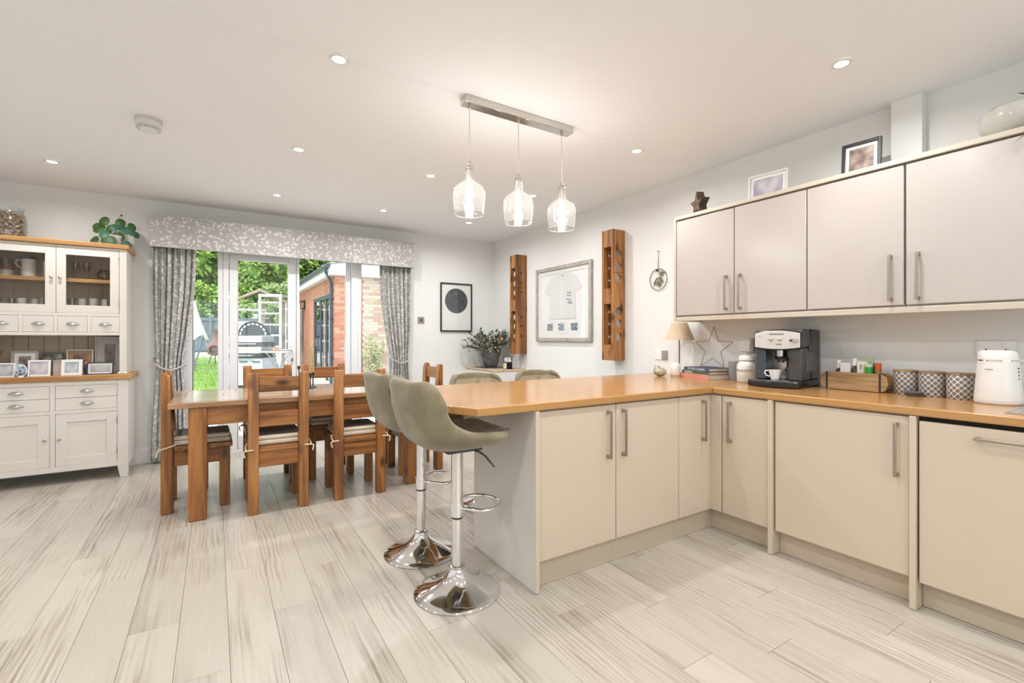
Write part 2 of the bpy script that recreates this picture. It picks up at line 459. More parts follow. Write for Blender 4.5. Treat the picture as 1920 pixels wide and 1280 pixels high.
cream_edge = mat('cream_panel', (0.615, 0.525, 0.40), 0.35)
plinth_m = mat('cream_plinth', (0.57, 0.48, 0.36), 0.3)
upper_m = mat('pale_cream_door', (0.485, 0.44, 0.405), 0.25)
upper_edge = mat('pale_cream_rail', (0.545, 0.485, 0.40), 0.35)
endp_m = mat('pale_end_panel', (0.64, 0.61, 0.565), 0.3)
dark_void = mat('dark_recess', (0.01, 0.01, 0.01), 0.8)
dresser_w = mat('ivory_dresser_paint', (0.70, 0.66, 0.60), 0.45)
dresser_in = mat('dresser_beige_boards', (0.62, 0.50, 0.36), 0.6)
nickel = mat('brushed_nickel', (0.52, 0.50, 0.46), 0.3, 1.0)
handle_m = mat('satin_nickel_bar', (0.40, 0.36, 0.30), 0.33, 1.0)
steel = mat('stainless_steel', (0.62, 0.61, 0.58), 0.25, 1.0)
chrome = mat('chrome', (0.83, 0.83, 0.83), 0.06, 1.0)
velvet = mat('taupe_velvet', (0.215, 0.18, 0.115), 0.85, spec=0.15, sheen=0.3, var=0.3, vscale=7, bump=0.15, bscale=40)
velvet_in = mat('velvet_quilted', (0.36, 0.295, 0.195), 0.85, spec=0.15, sheen=0.3, var=0.25, vscale=14)
piping_m = mat('dark_piping', (0.10, 0.085, 0.06), 0.8)
curt = fabric_floral()
cord_m = mat('grey_cord', (0.50, 0.50, 0.52), 0.8)
cush_edge = mat('cream_cushion_cotton', (0.66, 0.58, 0.45), 0.9, spec=0.1, bump=0.2)
cush_top = stripes('grey_ticking_stripe', (0.20, 0.175, 0.175), (0.30, 0.265, 0.26), 0, 38)
win_glass = glass('window_glass', (0.97, 0.985, 0.98), 0.6)
pend_glass = glass('seeded_glass', (0.98, 0.98, 0.97), 0.6, 0.02, 0.0, 0.03)
clear_glass = glass('clear_glass', (0.93, 0.95, 0.94), 0.9, 0.02, 0.06)
frost_glass = mat('frosted_tumbler', (0.62, 0.61, 0.57), 0.3)
pic_glass = glass('picture_glass', (1, 1, 1), 0.5)
black_m = mat('black_frame', (0.028, 0.026, 0.026), 0.4)
black_gloss = mat('black_gloss_plastic', (0.012, 0.012, 0.013), 0.15)
dkgrey = mat('charcoal_plastic', (0.055, 0.052, 0.05), 0.35)
silver_p = mat('silver_panel', (0.66, 0.64, 0.61), 0.3, 0.35)
paper = mat('white_paper', (0.80, 0.80, 0.79), 0.7)
cer_white = mat('white_ceramic', (0.80, 0.775, 0.73), 0.22)
cer_cream = mat('cream_enamel', (0.74, 0.72, 0.66), 0.3)

# ================================================================== THE ROOM
XL, XR, YF, YB, ZC = -2.05, 3.35, -2.2, 5.775, 2.57
floor = struct('floor', B(XL, XR, YF, YB+0.07, -0.06, -0.006), gap_m, 'pale grey oak plank floor of the whole room', 'floor')
def planks():
    pw, pl, g = 0.175, 1.22, 0.0006
    cache = {}
    x = XL; row = 0
    while x < XR - 0.01:
        w = min(pw, XR - x)
        y = YF - [0.0, 0.46, 0.85, 0.22, 0.66, 1.05, 0.34][row % 7]
        while y < YB + 0.07:
            a, b = max(y, YF), min(y + pl, YB + 0.07)
            if b - a > 0.02:
                key = (round(w, 3), round(b - a, 3))
                if key not in cache:
                    hw, hl = w/2 - g, (b - a)/2 - g
                    m = MB(); c = 0.0008
                    m.v = [(-hw,-hl,-.006),(hw,-hl,-.006),(hw,hl,-.006),(-hw,hl,-.006),(-hw,-hl,-c),(hw,-hl,-c),(hw,hl,-c),(-hw,hl,-c),
                           (-hw+c,-hl+c,0),(hw-c,-hl+c,0),(hw-c,hl-c,0),(-hw+c,hl-c,0)]
                    m.f = [(3,2,1,0),(0,1,5,4),(1,2,6,5),(2,3,7,6),(3,0,4,7),(4,5,9,8),(5,6,10,9),(6,7,11,10),(7,4,8,11),(8,9,10,11)]
                    me = m.mesh('plank'); me.materials.append(plank_m); cache[key] = me
                o = bpy.data.objects.new('plank', cache[key]); COL.objects.link(o)
                o.parent = floor; o.location = (x + w/2, (a + b)/2, 0)
            y += pl
        x += pw; row += 1
planks()
struct('ceiling', B(XL-.1, XR+.1, YF-.1, YB+.12, ZC, ZC+.12), ceil_m, 'plain white plastered ceiling above the kitchen and dining area', 'ceiling')
struct('trim_1', B(XL, XR, 2.352, 2.362, ZC-.0016, ZC+.001), ceil_m, 'faint raised plaster joint line crossing the white ceiling', 'ceiling joint')
struct('wall_right', B(XR, XR+.12, YF-.1, YB+.12, -.06, ZC), wall_m, 'white painted wall behind the cream kitchen units', 'wall')
struct('wall_left', B(XL-.12, XL, YF-.1, YB+.12, -.06, ZC), wall_m, 'white painted wall beyond the left edge of view', 'wall')
OX0, OX1, OZ = -0.29, 1.955, 2.32
wb = MB().box(XL, OX0, YB, YB+.12, -.06, ZC).box(OX1, XR, YB, YB+.12, -.06, ZC).box(OX0, OX1, YB, YB+.12, OZ, ZC)
struct('wall_back', wb, wall_m, 'white painted wall around the garden doors', 'wall')
RX0, RX1, RZ0, RZ1 = -1.2, 2.6, 0.5, 2.2  # out-of-view opening, added and enlarged to let in soft fill daylight
wf = MB().box(XL, RX0, YF-.12, YF, -.06, ZC).box(RX1, XR, YF-.12, YF, -.06, ZC).box(RX0, RX1, YF-.12, YF, RZ1, ZC).box(RX0, RX1, YF-.12, YF, -.06, RZ0)
struct('wall_front', wf, wall_m, 'white painted wall behind the viewer with an opening added for fill daylight', 'wall')
w3 = thing('fill_window', 'unseen white window behind the viewer, added and widened for fill daylight', 'window'); w3['kind'] = 'structure'
m = MB()
for a, b in ((RX0, RX0+.06), (RX1-.06, RX1), (0.67, 0.73)): m.box(a, b, YF-.09, YF-.02, RZ0, RZ1)
m.box(RX0+.06, RX1-.06, YF-.09, YF-.02, RZ0, RZ0+.06).box(RX0+.06, RX1-.06, YF-.09, YF-.02, RZ1-.06, RZ1)
m.build('frame', upvc, w3)
B(RX0+.06, RX1-.06, YF-.06, YF-.055, RZ0+.06, RZ1-.06).build('pane', win_glass, w3)

def skirting(name, x0, x1, label):
    m = MB().prism([(YB-.016, 0.001), (YB, 0.001), (YB, .155), (YB-.006, .155), (YB-.009, .135), (YB-.013, .125), (YB-.016, .12)], x0, x1, 'x')
    struct(name, m, white_trim, label, 'skirting')
skirting('baseboard_back', -0.66, -.29, 'short white skirting board between dresser and left curtain')
skirting('baseboard_back_2', 1.96, XR-.001, 'white skirting board right of the garden doors')
struct('trim_2', B(XR-.07, XR-.001, .97, 1.11, 2.16, ZC-.001), wall_m, 'white boxed pipe casing above the wall cupboards', 'pipe casing')
struct('baseboard_right', B(XR-.016, XR-.001, 2.86, 4.95, 0.001, .15), white_trim, 'white skirting board below the wine racks', 'skirting')

# ------------------------------------------------------------------ garden doors
FY0, FY1 = YB+.015, YB+.085
df = MB().box(OX0, OX0+.06, FY0, FY1, 0, OZ).box(OX1-.06, OX1, FY0, FY1, 0, OZ).box(.078, .13, FY0, FY1, 0, OZ-.07).box(1.395, 1.467, FY0, FY1, 0, OZ-.07)
df.box(OX0+.06, OX1-.06, FY0, FY1, OZ-.07, OZ).box(OX0+.06, OX1-.06, FY0, FY1, -.03, .03)
struct('trim_3', df, upvc, 'white outer frame of the garden doors', 'door frame', bevel=.004)
def sidelight(name, x0, x1, label):
    w = thing(name, label, 'window'); w['kind'] = 'structure'
    z0, z1 = .03, OZ-.07
    m = MB().box(x0, x0+.045, FY0+.01, FY1-.01, z0, z1).box(x1-.045, x1, FY0+.01, FY1-.01, z0, z1)
    m.box(x0+.045, x1-.045, FY0+.01, FY1-.01, z1-.05, z1).box(x0+.045, x1-.045, FY0+.01, FY1-.01, z0, z0+.08)
    m.build('frame', upvc, w, bevel=.004)
    B(x0+.045, x1-.045, FY0+.03, FY0+.05, z0+.08, z1-.05).build('pane', win_glass, w)
sidelight('window_1', OX0+.06, .078, 'tall glazed sidelight beside the left curtain looking onto the lawn')
sidelight('window_2', 1.467, OX1-.06, 'tall glazed sidelight by the right curtain looking at brickwork')
def leaf_door(name, label, w, side):
    # local: hinge at x=0, leaf runs +x by w, thickness in y
    d = thing(name, label, 'door'); d['kind'] = 'structure'
    z0, z1, t = .035, 2.24, .056
    m = MB().box(0, .078, 0, t, z0, z1).box(w-.078, w, 0, t, z0, z1).box(.078, w-.078, 0, t, z1-.19, z1).box(.078, w-.078, 0, t, z0, z0+.14)
    m.build('leaf_frame', upvc, d, bevel=.005)
    B(.078, w-.078, t/2-.008, t/2+.008, z0+.14, z1-.19).build('pane', win_glass, d)
    hx = w-.04
    h = MB().box(hx-.014, hx+.014, -.008, 0, .93, 1.14).box(hx-.012, hx+.012, t, t+.008, .93, 1.14)
    hp = h.build('handle', mat('door_handle_white_' + name, (.75, .75, .76), .25), d, bevel=.003)
    k = MB()
    for y0, sg in ((-.008, -1), (t+.008, 1)):
        k.cyl((hx, y0, 1.08), (hx, y0+sg*.05, 1.08), .009, 10).tube([(hx, y0+sg*.05, 1.08), (hx-.03, y0+sg*.055, 1.08), (hx-.12, y0+sg*.052, 1.08)], .009, 8)
    k.build('lever', chrome, hp, smooth=True)
    MB().box(hx-.006, hx+.006, -.011, -.008, .95, .99).build('keyhole', dkgrey, hp)
    return d
d1 = leaf_door('door_1', 'closed white glazed garden door leaf showing the barbecue behind', .645, 1)
d1.location = (.135, FY0+.005, 0)
m = B(.787, .815, FY0+.0, FY1, .035, 2.24).build('meeting_stile', upvc, d1, bevel=.003); m.location = (-.135, -(FY0+.005), 0)
d2 = leaf_door('door_2', 'white garden door leaf standing open outwards, seen edge-on', .59, -1)
d2.location = (1.392, FY1-.02, 0); d2.rotation_euler = (0, 0, PI/2 - math.atan(1.37/5.86) + .02)

# ------------------------------------------------------------------ pelmet and curtains
pel = thing('pelmet', 'grey floral fabric pelmet box above the garden doors', 'pelmet', (.795, YB-.19, 2.09))
MB().box(-1.31, 1.31, 0, .02, 0, .31).box(-1.31, -1.29, .02, .189, 0, .31).box(1.29, 1.31, .02, .189, 0, .31).box(-1.29, 1.29, .02, .189, .29, .31).build('fabric_board', curt, pel, bevel=.006)
MB().tube([(-1.312, -.002, .004), (1.312, -.002, .004)], .005, 6).tube([(-1.312, -.002, .306), (1.312, -.002, .306)], .005, 6).build('piping', mat('pelmet_piping', (.5, .49, .47), .9), pel)
def curtain(label, keys, side):
    # keys: (z, x_left, x_right)
    c = thing('curtain', label, 'curtain', (0, YB-.09, 0), group='curtains at the garden doors')
    nf = 7
    def fn(u, v):
        z = 2.13 - v*2.11
        xl, xr = crom(keys, v)
        squeeze = (xr - xl)/.37
        ph = u*nf*2*PI
        amp = .032*(.75+.25*math.sin(u*17+1.3)) 
        uu = u + .018*math.sin(ph*1.0+v*1.2)
        x = xl + (xr-xl)*uu
        y = amp*math.sin(ph + .5*math.sin(v*3+u*5)) + .008*math.sin(ph*2.3+v*4)
        return (x, y, z)
    o = MB().grid(fn, 112, 46).build('drape', curt, c, smooth=True)
    s = o.modifiers.new('thick', 'SOLIDIFY'); s.thickness = .003
    vt = .57; z = 2.13-vt*2.11; xl, xr = crom(keys, vt)
    pts = [(xl-.012, .06, z+.09)] + [(xl-.016+(xr-xl+.03)*k/8, -.05*math.sin(PI*(.12+.8*k/8))-.006, z+.05-.07*math.sin(PI*k/8*.9)) for k in range(9)] + [(xr+.018, .03, z+.01)]
    MB().tube(pts, .0075, 8).build('tieback', cord_m, c, smooth=True)
    hk = MB().cyl((pts[0][0], .088, z+.09), (pts[0][0], .05, z+.09), .006, 8).ball((pts[0][0], .05, z+.09), .012)
    hk.build('tieback_hook', nickel, c, smooth=True)
curtain('grey floral curtain tied back left of the garden doors, by the dresser',
        [(0,-.505,-.155),(.2,-.505,-.17),(.4,-.495,-.215),(.57,-.485,-.262),(.66,-.495,-.25),(.8,-.515,-.235),(1,-.525,-.235)], -1)
curtain('grey floral curtain tied back right of the garden doors, by the light switch',
        [(0,1.70,2.095),(.2,1.715,2.095),(.4,1.775,2.085),(.57,1.84,2.06),(.66,1.83,2.075),(.8,1.815,2.09),(1,1.81,2.10)], 1)

# ------------------------------------------------------------------ ceiling lights
lens_m = emit('downlight_lens', (1, .96, .9), 14)
ring_m = mat('downlight_ring', (.78, .78, .77), .3, .3)
def downlight(x, y, label, first=[None]):
    if first[0] is None:
        d = thing('recessed_downlight', label, 'downlight', (x, y, ZC), group='recessed ceiling downlights')
        MB().lathe([(.030, -.001), (.030, -.006), (.036, -.009), (.044, -.007), (.047, -.001)], 32, cap=False).build('trim_ring', ring_m, d, smooth=True)
        MB().lathe([(.030, -.0015), (.030, -.004), (.001, -.004)], 24).build('lens', lens_m, d)
        first[0] = d
    else:
        d = dup(first[0], (x, y, ZC), 0, label)
        for ch in list(d.children):
            if ch.type == 'LIGHT': bpy.data.objects.remove(ch)
    return d
def lamp_light(x, y, parent=None):
    ld = bpy.data.lights.new('downlight_beam', 'AREA'); ld.shape = 'DISK'; ld.size = .075; ld.energy = DOWN_W; ld.color = LAMP_COL
    ld.spread = math.radians(165)
    o = bpy.data.objects.new('downlight_beam', ld); COL.objects.link(o)
    o.parent = parent; o.location = (0, 0, -.014)
dl = [(.51, 2.37, 'largest visible ceiling downlight, left of the pendant bar'), (2.608, 1.083, 'ceiling downlight nearest the wall cupboards, right of the picture'),
      (-1.05, 4.92, 'ceiling downlight above the dresser at far left'), (.51, 3.655, 'ceiling downlight above the front of the dining table, right of the smoke alarm'),
      (2.575, 2.378, 'ceiling downlight just right of the pendant bar end'), (1.52, 3.66, 'ceiling downlight left of the first glass pendant'),
      (.498, 4.93, 'ceiling downlight nearest the middle of the pelmet'), (1.511, 4.925, 'ceiling downlight near the right end of the pelmet'),
      (2.515, 4.911, 'ceiling downlight nearest the far room corner'), (2.549, 3.652, 'ceiling downlight peeping past the middle glass pendant')]
for x, y, lb in dl:
    downlight(x, y, lb)
for x, y, lb in ((.51, 1.083, 'unseen ceiling downlight just above the viewer'), (-1.05, 2.37, 'unseen ceiling downlight left of the viewer, out of frame'), (-1.05, 3.655, 'unseen ceiling downlight in front of the dresser, out of frame'),
              (1.55, 1.083, 'unseen ceiling downlight above the kitchen floor, out of frame'), (2.6, -.2, 'unseen ceiling downlight above the sink end, out of frame'), (1.55, -.9, 'unseen ceiling downlight behind the viewer to the right'),
              (.51, -.9, 'unseen ceiling downlight straight behind the viewer'), (-.9, .9, 'unseen ceiling downlight beside the viewer to the left'), (-.9, -.9, 'unseen ceiling downlight behind the viewer to the left')):
    downlight(x, y, lb)
for o in [o for o in bpy.data.objects if o.name.startswith('recessed_downlight') and o.parent is None]:
    lamp_light(0, 0, o)

pl = thing('pendant_bar_light', 'satin nickel ceiling bar with three clear bottle-shaped glass pendants', 'pendant light', (1.56, 2.365, ZC))
B(-.385, .385, -.036, .036, -.042, 0).build('ceiling_bar', mat('polished_nickel', (.62, .59, .54), .16, 1.0), pl, bevel=.002)
bulb_m = emit('bulb_glow', (1, .95, .87), 14)
for i, (dx, dzt) in enumerate(((-.345, -.372), (-.015, -.377), (.315, -.372))):
    zt = dzt - .028
    MB().cyl((dx, 0, -.042), (dx, 0, zt+.03), .0028, 8).build('flex', mat('clear_flex', (.66, .62, .57), .35), pl)
    MB().lathe([(.009, -.042), (.009, -.058), (.004, -.062)], 16, (dx, 0, 0)).build('cord_grip', nickel, pl, smooth=True)
    MB().lathe([(.004, zt+.045), (.008, zt+.04), (.009, zt+.02), (.022, zt+.012), (.024, zt), (.014, zt-.004)], 20, (dx, 0, 0)).build('cap', nickel, pl, smooth=True)
    MB().lathe([(.012, zt-.004), (.014, zt-.06), (.011, zt-.085)], 16, (dx, 0, 0)).build('lamp_holder', nickel, pl, smooth=True)
    prof = [(.024, 0), (.0245, -.05), (.028, -.066), (.045, -.080), (.070, -.094), (.086, -.113), (.0925, -.135), (.0925, -.16), (.089, -.20), (.084, -.255), (.0805, -.26), (.0865, -.2), (.090, -.16), (.090, -.136), (.0835, -.115), (.068, -.0965), (.043, -.0825), (.0255, -.068), (.022, -.05), (.0215, 0)]
    g = MB().lathe([(r, z+zt) for r, z in prof], 40, (dx, 0, 0), cap=False).build('glass_shade', pend_glass, pl, smooth=True)
    MB().tube([(dx+.0825*math.cos(a*PI/18), .0825*math.sin(a*PI/18), zt-.257) for a in range(36)], .0022, 6, True).build('rim', mat('smoked_rim', (.42, .40, .37), .2), g, smooth=True)
    bz = zt-.135
    MB().lathe([(.011, zt-.085), (.013, zt-.095), (.019, bz), (.022, bz-.022), (.019, bz-.042), (.009, bz-.056), (.0005, bz-.06)], 20, (dx, 0, 0)).build('bulb', bulb_m, pl, smooth=True)
    ld = bpy.data.lights.new('pendant_glow', 'POINT'); ld.energy = PEND_W; ld.color = LAMP_COL; ld.shadow_soft_size = .03
    lo = bpy.data.objects.new('pendant_glow', ld); COL.objects.link(lo); lo.parent = pl; lo.location = (dx, 0, bz-.024)

sa = thing('smoke_alarm', 'white round smoke alarm on the ceiling', 'smoke alarm', (-.344, 3.66, ZC))
MB().lathe([(.070, 0), (.070, -.018), (.066, -.02)], 32).build('base', mat('alarm_base', (.62, .58, .53), .5), sa, smooth=True)
MB().lathe([(.067, -.02), (.066, -.048), (.060, -.052)], 32).build('body', mat('alarm_body', (.72, .70, .67), .45), sa, smooth=True)
MB().lathe([(.046, -.05), (.046, -.066), (.03, -.07), (.001, -.071)], 28).build('cover', mat('alarm_cover', (.78, .78, .77), .45), sa, smooth=True)
vm = MB()
for k in range(20):
    a = 2*PI*k/20
    vm.v += []; n0 = len(vm.v)
    vm.box(.0462, .0625, -.0022, .0022, -.066, -.052); vm.xf(Matrix.Rotation(a, 4, 'Z'), n0)
vm.build('vent_ribs', mat('alarm_ribs', (.70, .69, .68), .5), sa)

# ------------------------------------------------------------------ kitchen base units
WT, WB = .908, .87
wt = thing('worktop', 'oak stave worktop running along the wall and out over the peninsula', 'worktop', (0, 0, 0))
MB().prism([(.975, 1.814), (XR-.001, 1.814), (XR-.001, 2.85), (1.0, 2.85), (.885, 2.735), (.885, 2.0)], WB, WT).build('peninsula_top', stave_x, wt, bevel=.006, seg=3)
MB().prism([(2.635, -1.9), (XR-.001, -1.9), (XR-.001, 1.8125), (2.635, 1.8125)], WB, WT).build('wall_run_top', stave_y, wt, bevel=.006, seg=3)
ep = B(1.284, 1.306, 1.815, 2.44, 0.002, WB-.0015).build('end_panel', endp_m, None, bevel=.002); tag(ep, 'pale grey end panel closing the peninsula beside the bar stools', 'panel')
B(1.2841, 1.3059, 1.8142, 1.8155, .004, WB-.002).build('edge_strip', cream_edge, ep)

def bar_handle(parent, p0, p1, out, r=.0065):
    # D-bar of square section from p0 to p1; 'out' points from the door into the room
    p0, p1, out = Vector(p0), Vector(p1), Vector(out)
    ax = (p1-p0).normalized(); sd = ax.cross(out).normalized()
    m = MB()
    def blk(c, a, b, cc):
        n = len(m.v)
        m.box(-a, a, -b, b, -cc, cc)
        M = Matrix((ax, sd, out.normalized())).transposed().to_4x4(); M.translation = c
        m.xf(M, n)
    ln = (p1-p0).length/2
    blk((p0+p1)/2 + out*.031, ln, r*.95, .0045)
    for q in (p0 + ax*.009, p1 - ax*.009): blk(q + out*.0135, .009, r, .0135)
    return m.build('handle', handle_m, parent, bevel=.0015)
def base_unit(label, x0, x1, y0, y1, face, door, hand, plinth=True, cat='cupboard', dmat=cream):
    u = thing('base_cabinet', label, cat, ((x0+x1)/2, (y0+y1)/2, 0), group='cream base cupboards')
    ox, oy = (x0+x1)/2, (y0+y1)/2
    def P(mb): return mb.xf(Matrix.Translation((-ox, -oy, 0)))
    P(B(x0+.001, x1-.001, y0, y1, .14, WB-.003)).build('carcass', cream_edge, u)
    if face == 'y':
        d = P(B(door[0]+.0018, door[1]-.0018, y0-.021, y0-.001, .137, .861)).build('door', dmat, u, bevel=.004, seg=3)
        if hand: bar_handle(d, (hand-ox, y0-.021-oy, .58), (hand-ox, y0-.021-oy, .832), (0, -1, 0))
        P(B(x0, x1, y0+.02, y0+.036, .002, .14)).build('plinth', plinth_m, u)
    else:
        d = P(B(x0-.021, x0-.001, door[0]+.0018, door[1]-.0018, .137, .861)).build('door', dmat, u, bevel=.004, seg=3)
        if hand: bar_handle(d, (x0-.021-ox, hand-oy, .582), (x0-.021-ox, hand-oy, .829), (-1, 0, 0))
        P(B(x0+.042, x0+.058, y0, y1, .002, .14)).build('plinth', plinth_m, u)
    return u
base_unit('cream peninsula cupboard door nearest the end panel', 1.308, 1.826, 1.854, 2.43, 'y', (1.308, 1.826), 1.76)
base_unit('cream middle peninsula cupboard with handle at its left edge', 1.827, 2.343, 1.854, 2.43, 'y', (1.827, 2.343), 1.87)
base_unit('narrow cream peninsula cupboard next to the inner corner', 2.344, 2.634, 1.854, 2.43, 'y', (2.344, 2.634), 2.56)
cp = MB().box(2.636, 2.652, 1.836, 1.88, .137, .861).box(2.652, 2.675, 1.762, 1.88, .137, .861).build('corner_post', cream_edge, None, bevel=.003)
tag(cp, 'cream filler post in the inner corner of the base cupboards', 'corner post')
MB().box(2.6345, 2.7155, 1.874, 1.89, .002, .14).box(2.716, 2.732, 1.7605, 1.89, .002, .14).build('plinth', plinth_m, cp)
base_unit('narrow cream wall-run cupboard at the inner corner', 2.674, 3.34, 1.468, 1.76, 'x', (1.468, 1.758), 1.699)
base_unit('wide cream fridge door between two filler posts', 2.674, 3.34, .829, 1.438, 'x', (.829, 1.434), .874, cat='integrated fridge')
for y0, y1, lb in ((1.44, 1.466, 'slim cream post left of the wide fridge door'), (.802, .827, 'slim cream post between fridge door and dishwasher door')):
    p = B(2.638, 3.3, y0, y1, .002, WB-.002).build('filler_post', cream_edge, None, bevel=.002); tag(p, lb, 'filler post', 'cream filler posts')
dw = thing('dishwasher', 'cream dishwasher front with horizontal bar handle under the sink end', 'dishwasher', (3.0, .5, 0))
B(-.326, .34, -.3, .3, .14, WB-.003).build('carcass', dark_void, dw)
d = B(-.347, -.327, -.298, .296, .126, .848).build('door', cream, dw, bevel=.004, seg=3)
bar_handle(d, (-.347, .111, .803), (-.347, -.2, .803), (-1, 0, 0), .006)
B(-.284, -.268, -.3, .3, .002, .126).build('plinth', plinth_m, dw)
base_unit('cream sink cupboard outside the view beyond the dishwasher', 2.674, 3.34, -1.9, .198, 'x', (-.4, .196), None)
bp = B(1.308, 2.674, 2.431, 2.444, .002, WB-.003).build('back_panel', endp_m, None); tag(bp, 'pale panel closing the peninsula behind the far bar stools', 'panel')
sk = thing('sink_drainer', 'ribbed stainless steel sink drainer let into the worktop', 'sink', (2.98, .16, WT))
B(-.24, .22, -.42, .385, .0003, .003).build('drainer_plate', steel, sk, bevel=.001)
for k in range(9):
    B(-.16+.033*k, -.148+.033*k, -.1, .33, .003, .0055).build('rib', steel, sk, bevel=.001)
B(-.24, .22, .378, .385, .003, .005).build('rim', steel, sk); B(-.24, -.233, -.42, .378, .003, .005).build('rim', steel, sk)

# ------------------------------------------------------------------ wall cupboards
UX = 3.03
def wall_unit(y0, y1, hy, label):
    u = thing('wall_cupboard', label, 'cupboard', (3.2, (y0+y1)/2, 1.38), group='pale cream wall cupboards')
    oy = (y0+y1)/2
    B(-.148, .148, y0-oy+.0005, y1-oy-.0005, 0, .745).build('carcass', upper_edge, u)
    d = B(UX-3.2, UX-3.2+.02, y0-oy+.0025, y1-oy-.0025, .008, .74).build('door', upper_m, u, bevel=.005, seg=3)
    bar_handle(d, (UX-3.2, hy-oy, .032), (UX-3.2, hy-oy, .275), (-1, 0, 0))
wall_unit(1.917, 2.396, 1.97, 'wall cupboard furthest left, nearest the hanging wreath')
wall_unit(1.446, 1.916, 1.868, 'second wall cupboard from the left, above the coffee machine')
wall_unit(.969, 1.445, 1.025, 'wall cupboard below the black picture frame, handle on its right')
wall_unit(.49, .965, .91, 'wall cupboard at the right edge of view below the glass bowl')
wall_unit(0, .489, .05, 'wall cupboard outside the view to the right')
e = MB().box(UX-.003, 3.349, 2.397, 2.417, 1.347, 2.152).build('end_panel', upper_edge, None, bevel=.002); tag(e, 'pale cream side panel at the left end of the wall cupboards', 'panel')
e = B(UX-.012, 3.349, 0, 2.396, 2.126, 2.153).build('cornice', upper_edge, None, bevel=.003); tag(e, 'long cream top rail above the wall cupboards', 'top rail')
e = MB().box(UX-.003, UX+.017, 0, 2.396, 1.346, 1.379).box(UX+.017, 3.349, 0, 2.396, 1.366, 1.379).build('light_rail', upper_edge, None, bevel=.003); tag(e, 'long cream bottom rail beneath the wall cupboards', 'bottom rail')

# ================================================================== DRESSER
DX0, DX1 = -1.616, -.642
dr = thing('kitchen_dresser', 'ivory painted kitchen dresser with oak tops and glazed upper doors', 'dresser', (-1.129, 5.53, 0))
DO = Matrix.Translation((1.129, -5.53, 0))
def D(mb): return mb.xf(DO)
BF, BK = 5.30, 5.755
# base
D(MB().box(DX0, DX0+.02, BF+.05, BK, .1, .855).box(DX1-.02, DX1, BF+.05, BK, .1, .855).box(DX0+.02, DX1-.02, BK-.015, BK, .1, .855).box(DX0+.02, DX1-.02, BF+.05, BK-.015, .1, .12)).build('base_carcass', dresser_w, dr)
fr = MB().box(DX0, -1.543, BF, BF+.05, .104, .855).box(-.715, DX1, BF, BF+.05, .104, .855).box(-1.145, -1.113, BF, BF+.03, .15, .584).box(-1.145, -1.113, BF, BF+.03, .612, .82)
fr.box(-1.543, -.715, BF, BF+.03, .82, .855).box(-1.543, -.715, BF, BF+.03, .584, .612).box(-1.543, -.715, BF, BF+.03, .104, .15)
D(fr).build('face_frame', dresser_w, dr, bevel=.002)
for sx in (0, 1):
    for back in (0, 1):
        x0, x1 = (DX0, -1.543) if sx == 0 else (-.715, DX1)
        y0, y1 = (BF, BF+.05) if not back else (BK-.05, BK)
        xa, xb = (x0, x0+.055) if sx == 0 else (x1-.055, x1)
        m = MB(); m.v = [(xa,y0,.001),(xb,y0,.001),(xb,y1,.001),(xa,y1,.001),(x0,y0,.104),(x1,y0,.104),(x1,y1,.104),(x0,y1,.104)]
        m.f = [(3,2,1,0),(4,5,6,7),(0,1,5,4),(1,2,6,5),(2,3,7,6),(3,0,4,7)]
        D(m).build('leg', dresser_w, dr, bevel=.002)
D(B(DX0-.024, DX1+.024, BF-.018, BK+.005, .857, .9)).build('oak_top', oak_x, dr, bevel=.005)
cup_prof = None
def cup_handle(parent, x, y, z, w):
    m = MB()
    def fn(u, v):
        a = -PI/2 + PI*u
        th = v*PI/2
        return (x + w*math.sin(a)*(.55+.45*math.cos(th)) , y - .022*math.sin(th)*math.cos(a)**.6 if math.cos(a) > 1e-6 else y, z + .02*math.cos(a)*math.cos(th) - .004)
    m.grid(fn, 16, 6)
    m.prism([(x-w-.004, z-.006), (x+w+.004, z-.006), (x+w*.8, z+.012), (x+w*.4, z+.021), (x-w*.4, z+.021), (x-w*.8, z+.012)], y-.0025, y, 'y')
    return m.build('cup_handle', nickel, parent, smooth=True)
def knob(parent, x, y, z):
    return MB().lathe([(.006, 0), (.005, -.012), (.012, -.017), (.0125, -.023), (.007, -.027), (.0005, -.028)], 16, (x, y, z), 'y').build('knob', nickel, parent, smooth=True)
def hinges(parent, x, y, zs):
    for z in zs: MB().cyl((x, y-.003, z-.03), (x, y-.003, z+.03), .0045, 8).build('hinge', nickel, parent)
lx, ly = 1.129, -5.53
for (xa, xb) in ((-1.541, -1.147), (-1.111, -.717)):
    for (za, zb) in ((.614, .7135), (.7165, .818)):
        w = D(B(xa, xb, BF+.002, BF+.022, za, zb)).build('drawer', dresser_w, dr, bevel=.0015)
        cup_handle(w, (xa+xb)/2+lx, BF+.002+ly, (za+zb)/2, .047)
    dd = MB().box(xa, xa+.07, BF+.002, BF+.022, .152, .582).box(xb-.07, xb, BF+.002, BF+.022, .152, .582).box(xa+.07, xb-.07, BF+.002, BF+.022, .152, .222).box(xa+.07, xb-.07, BF+.002, BF+.022, .512, .582)
    w = D(dd).build('door', dresser_w, dr, bevel=.0015)
    D(B(xa+.07, xb-.07, BF+.010, BF+.018, .222, .512)).build('door_panel', dresser_w, w)
    knob(w, (xb-.026 if xa < -1.3 else xa+.026)+lx, BF+.002+ly, .38)
    hinges(w, (xa if xa < -1.3 else xb)+lx, BF+.002+ly, (.24, .50))
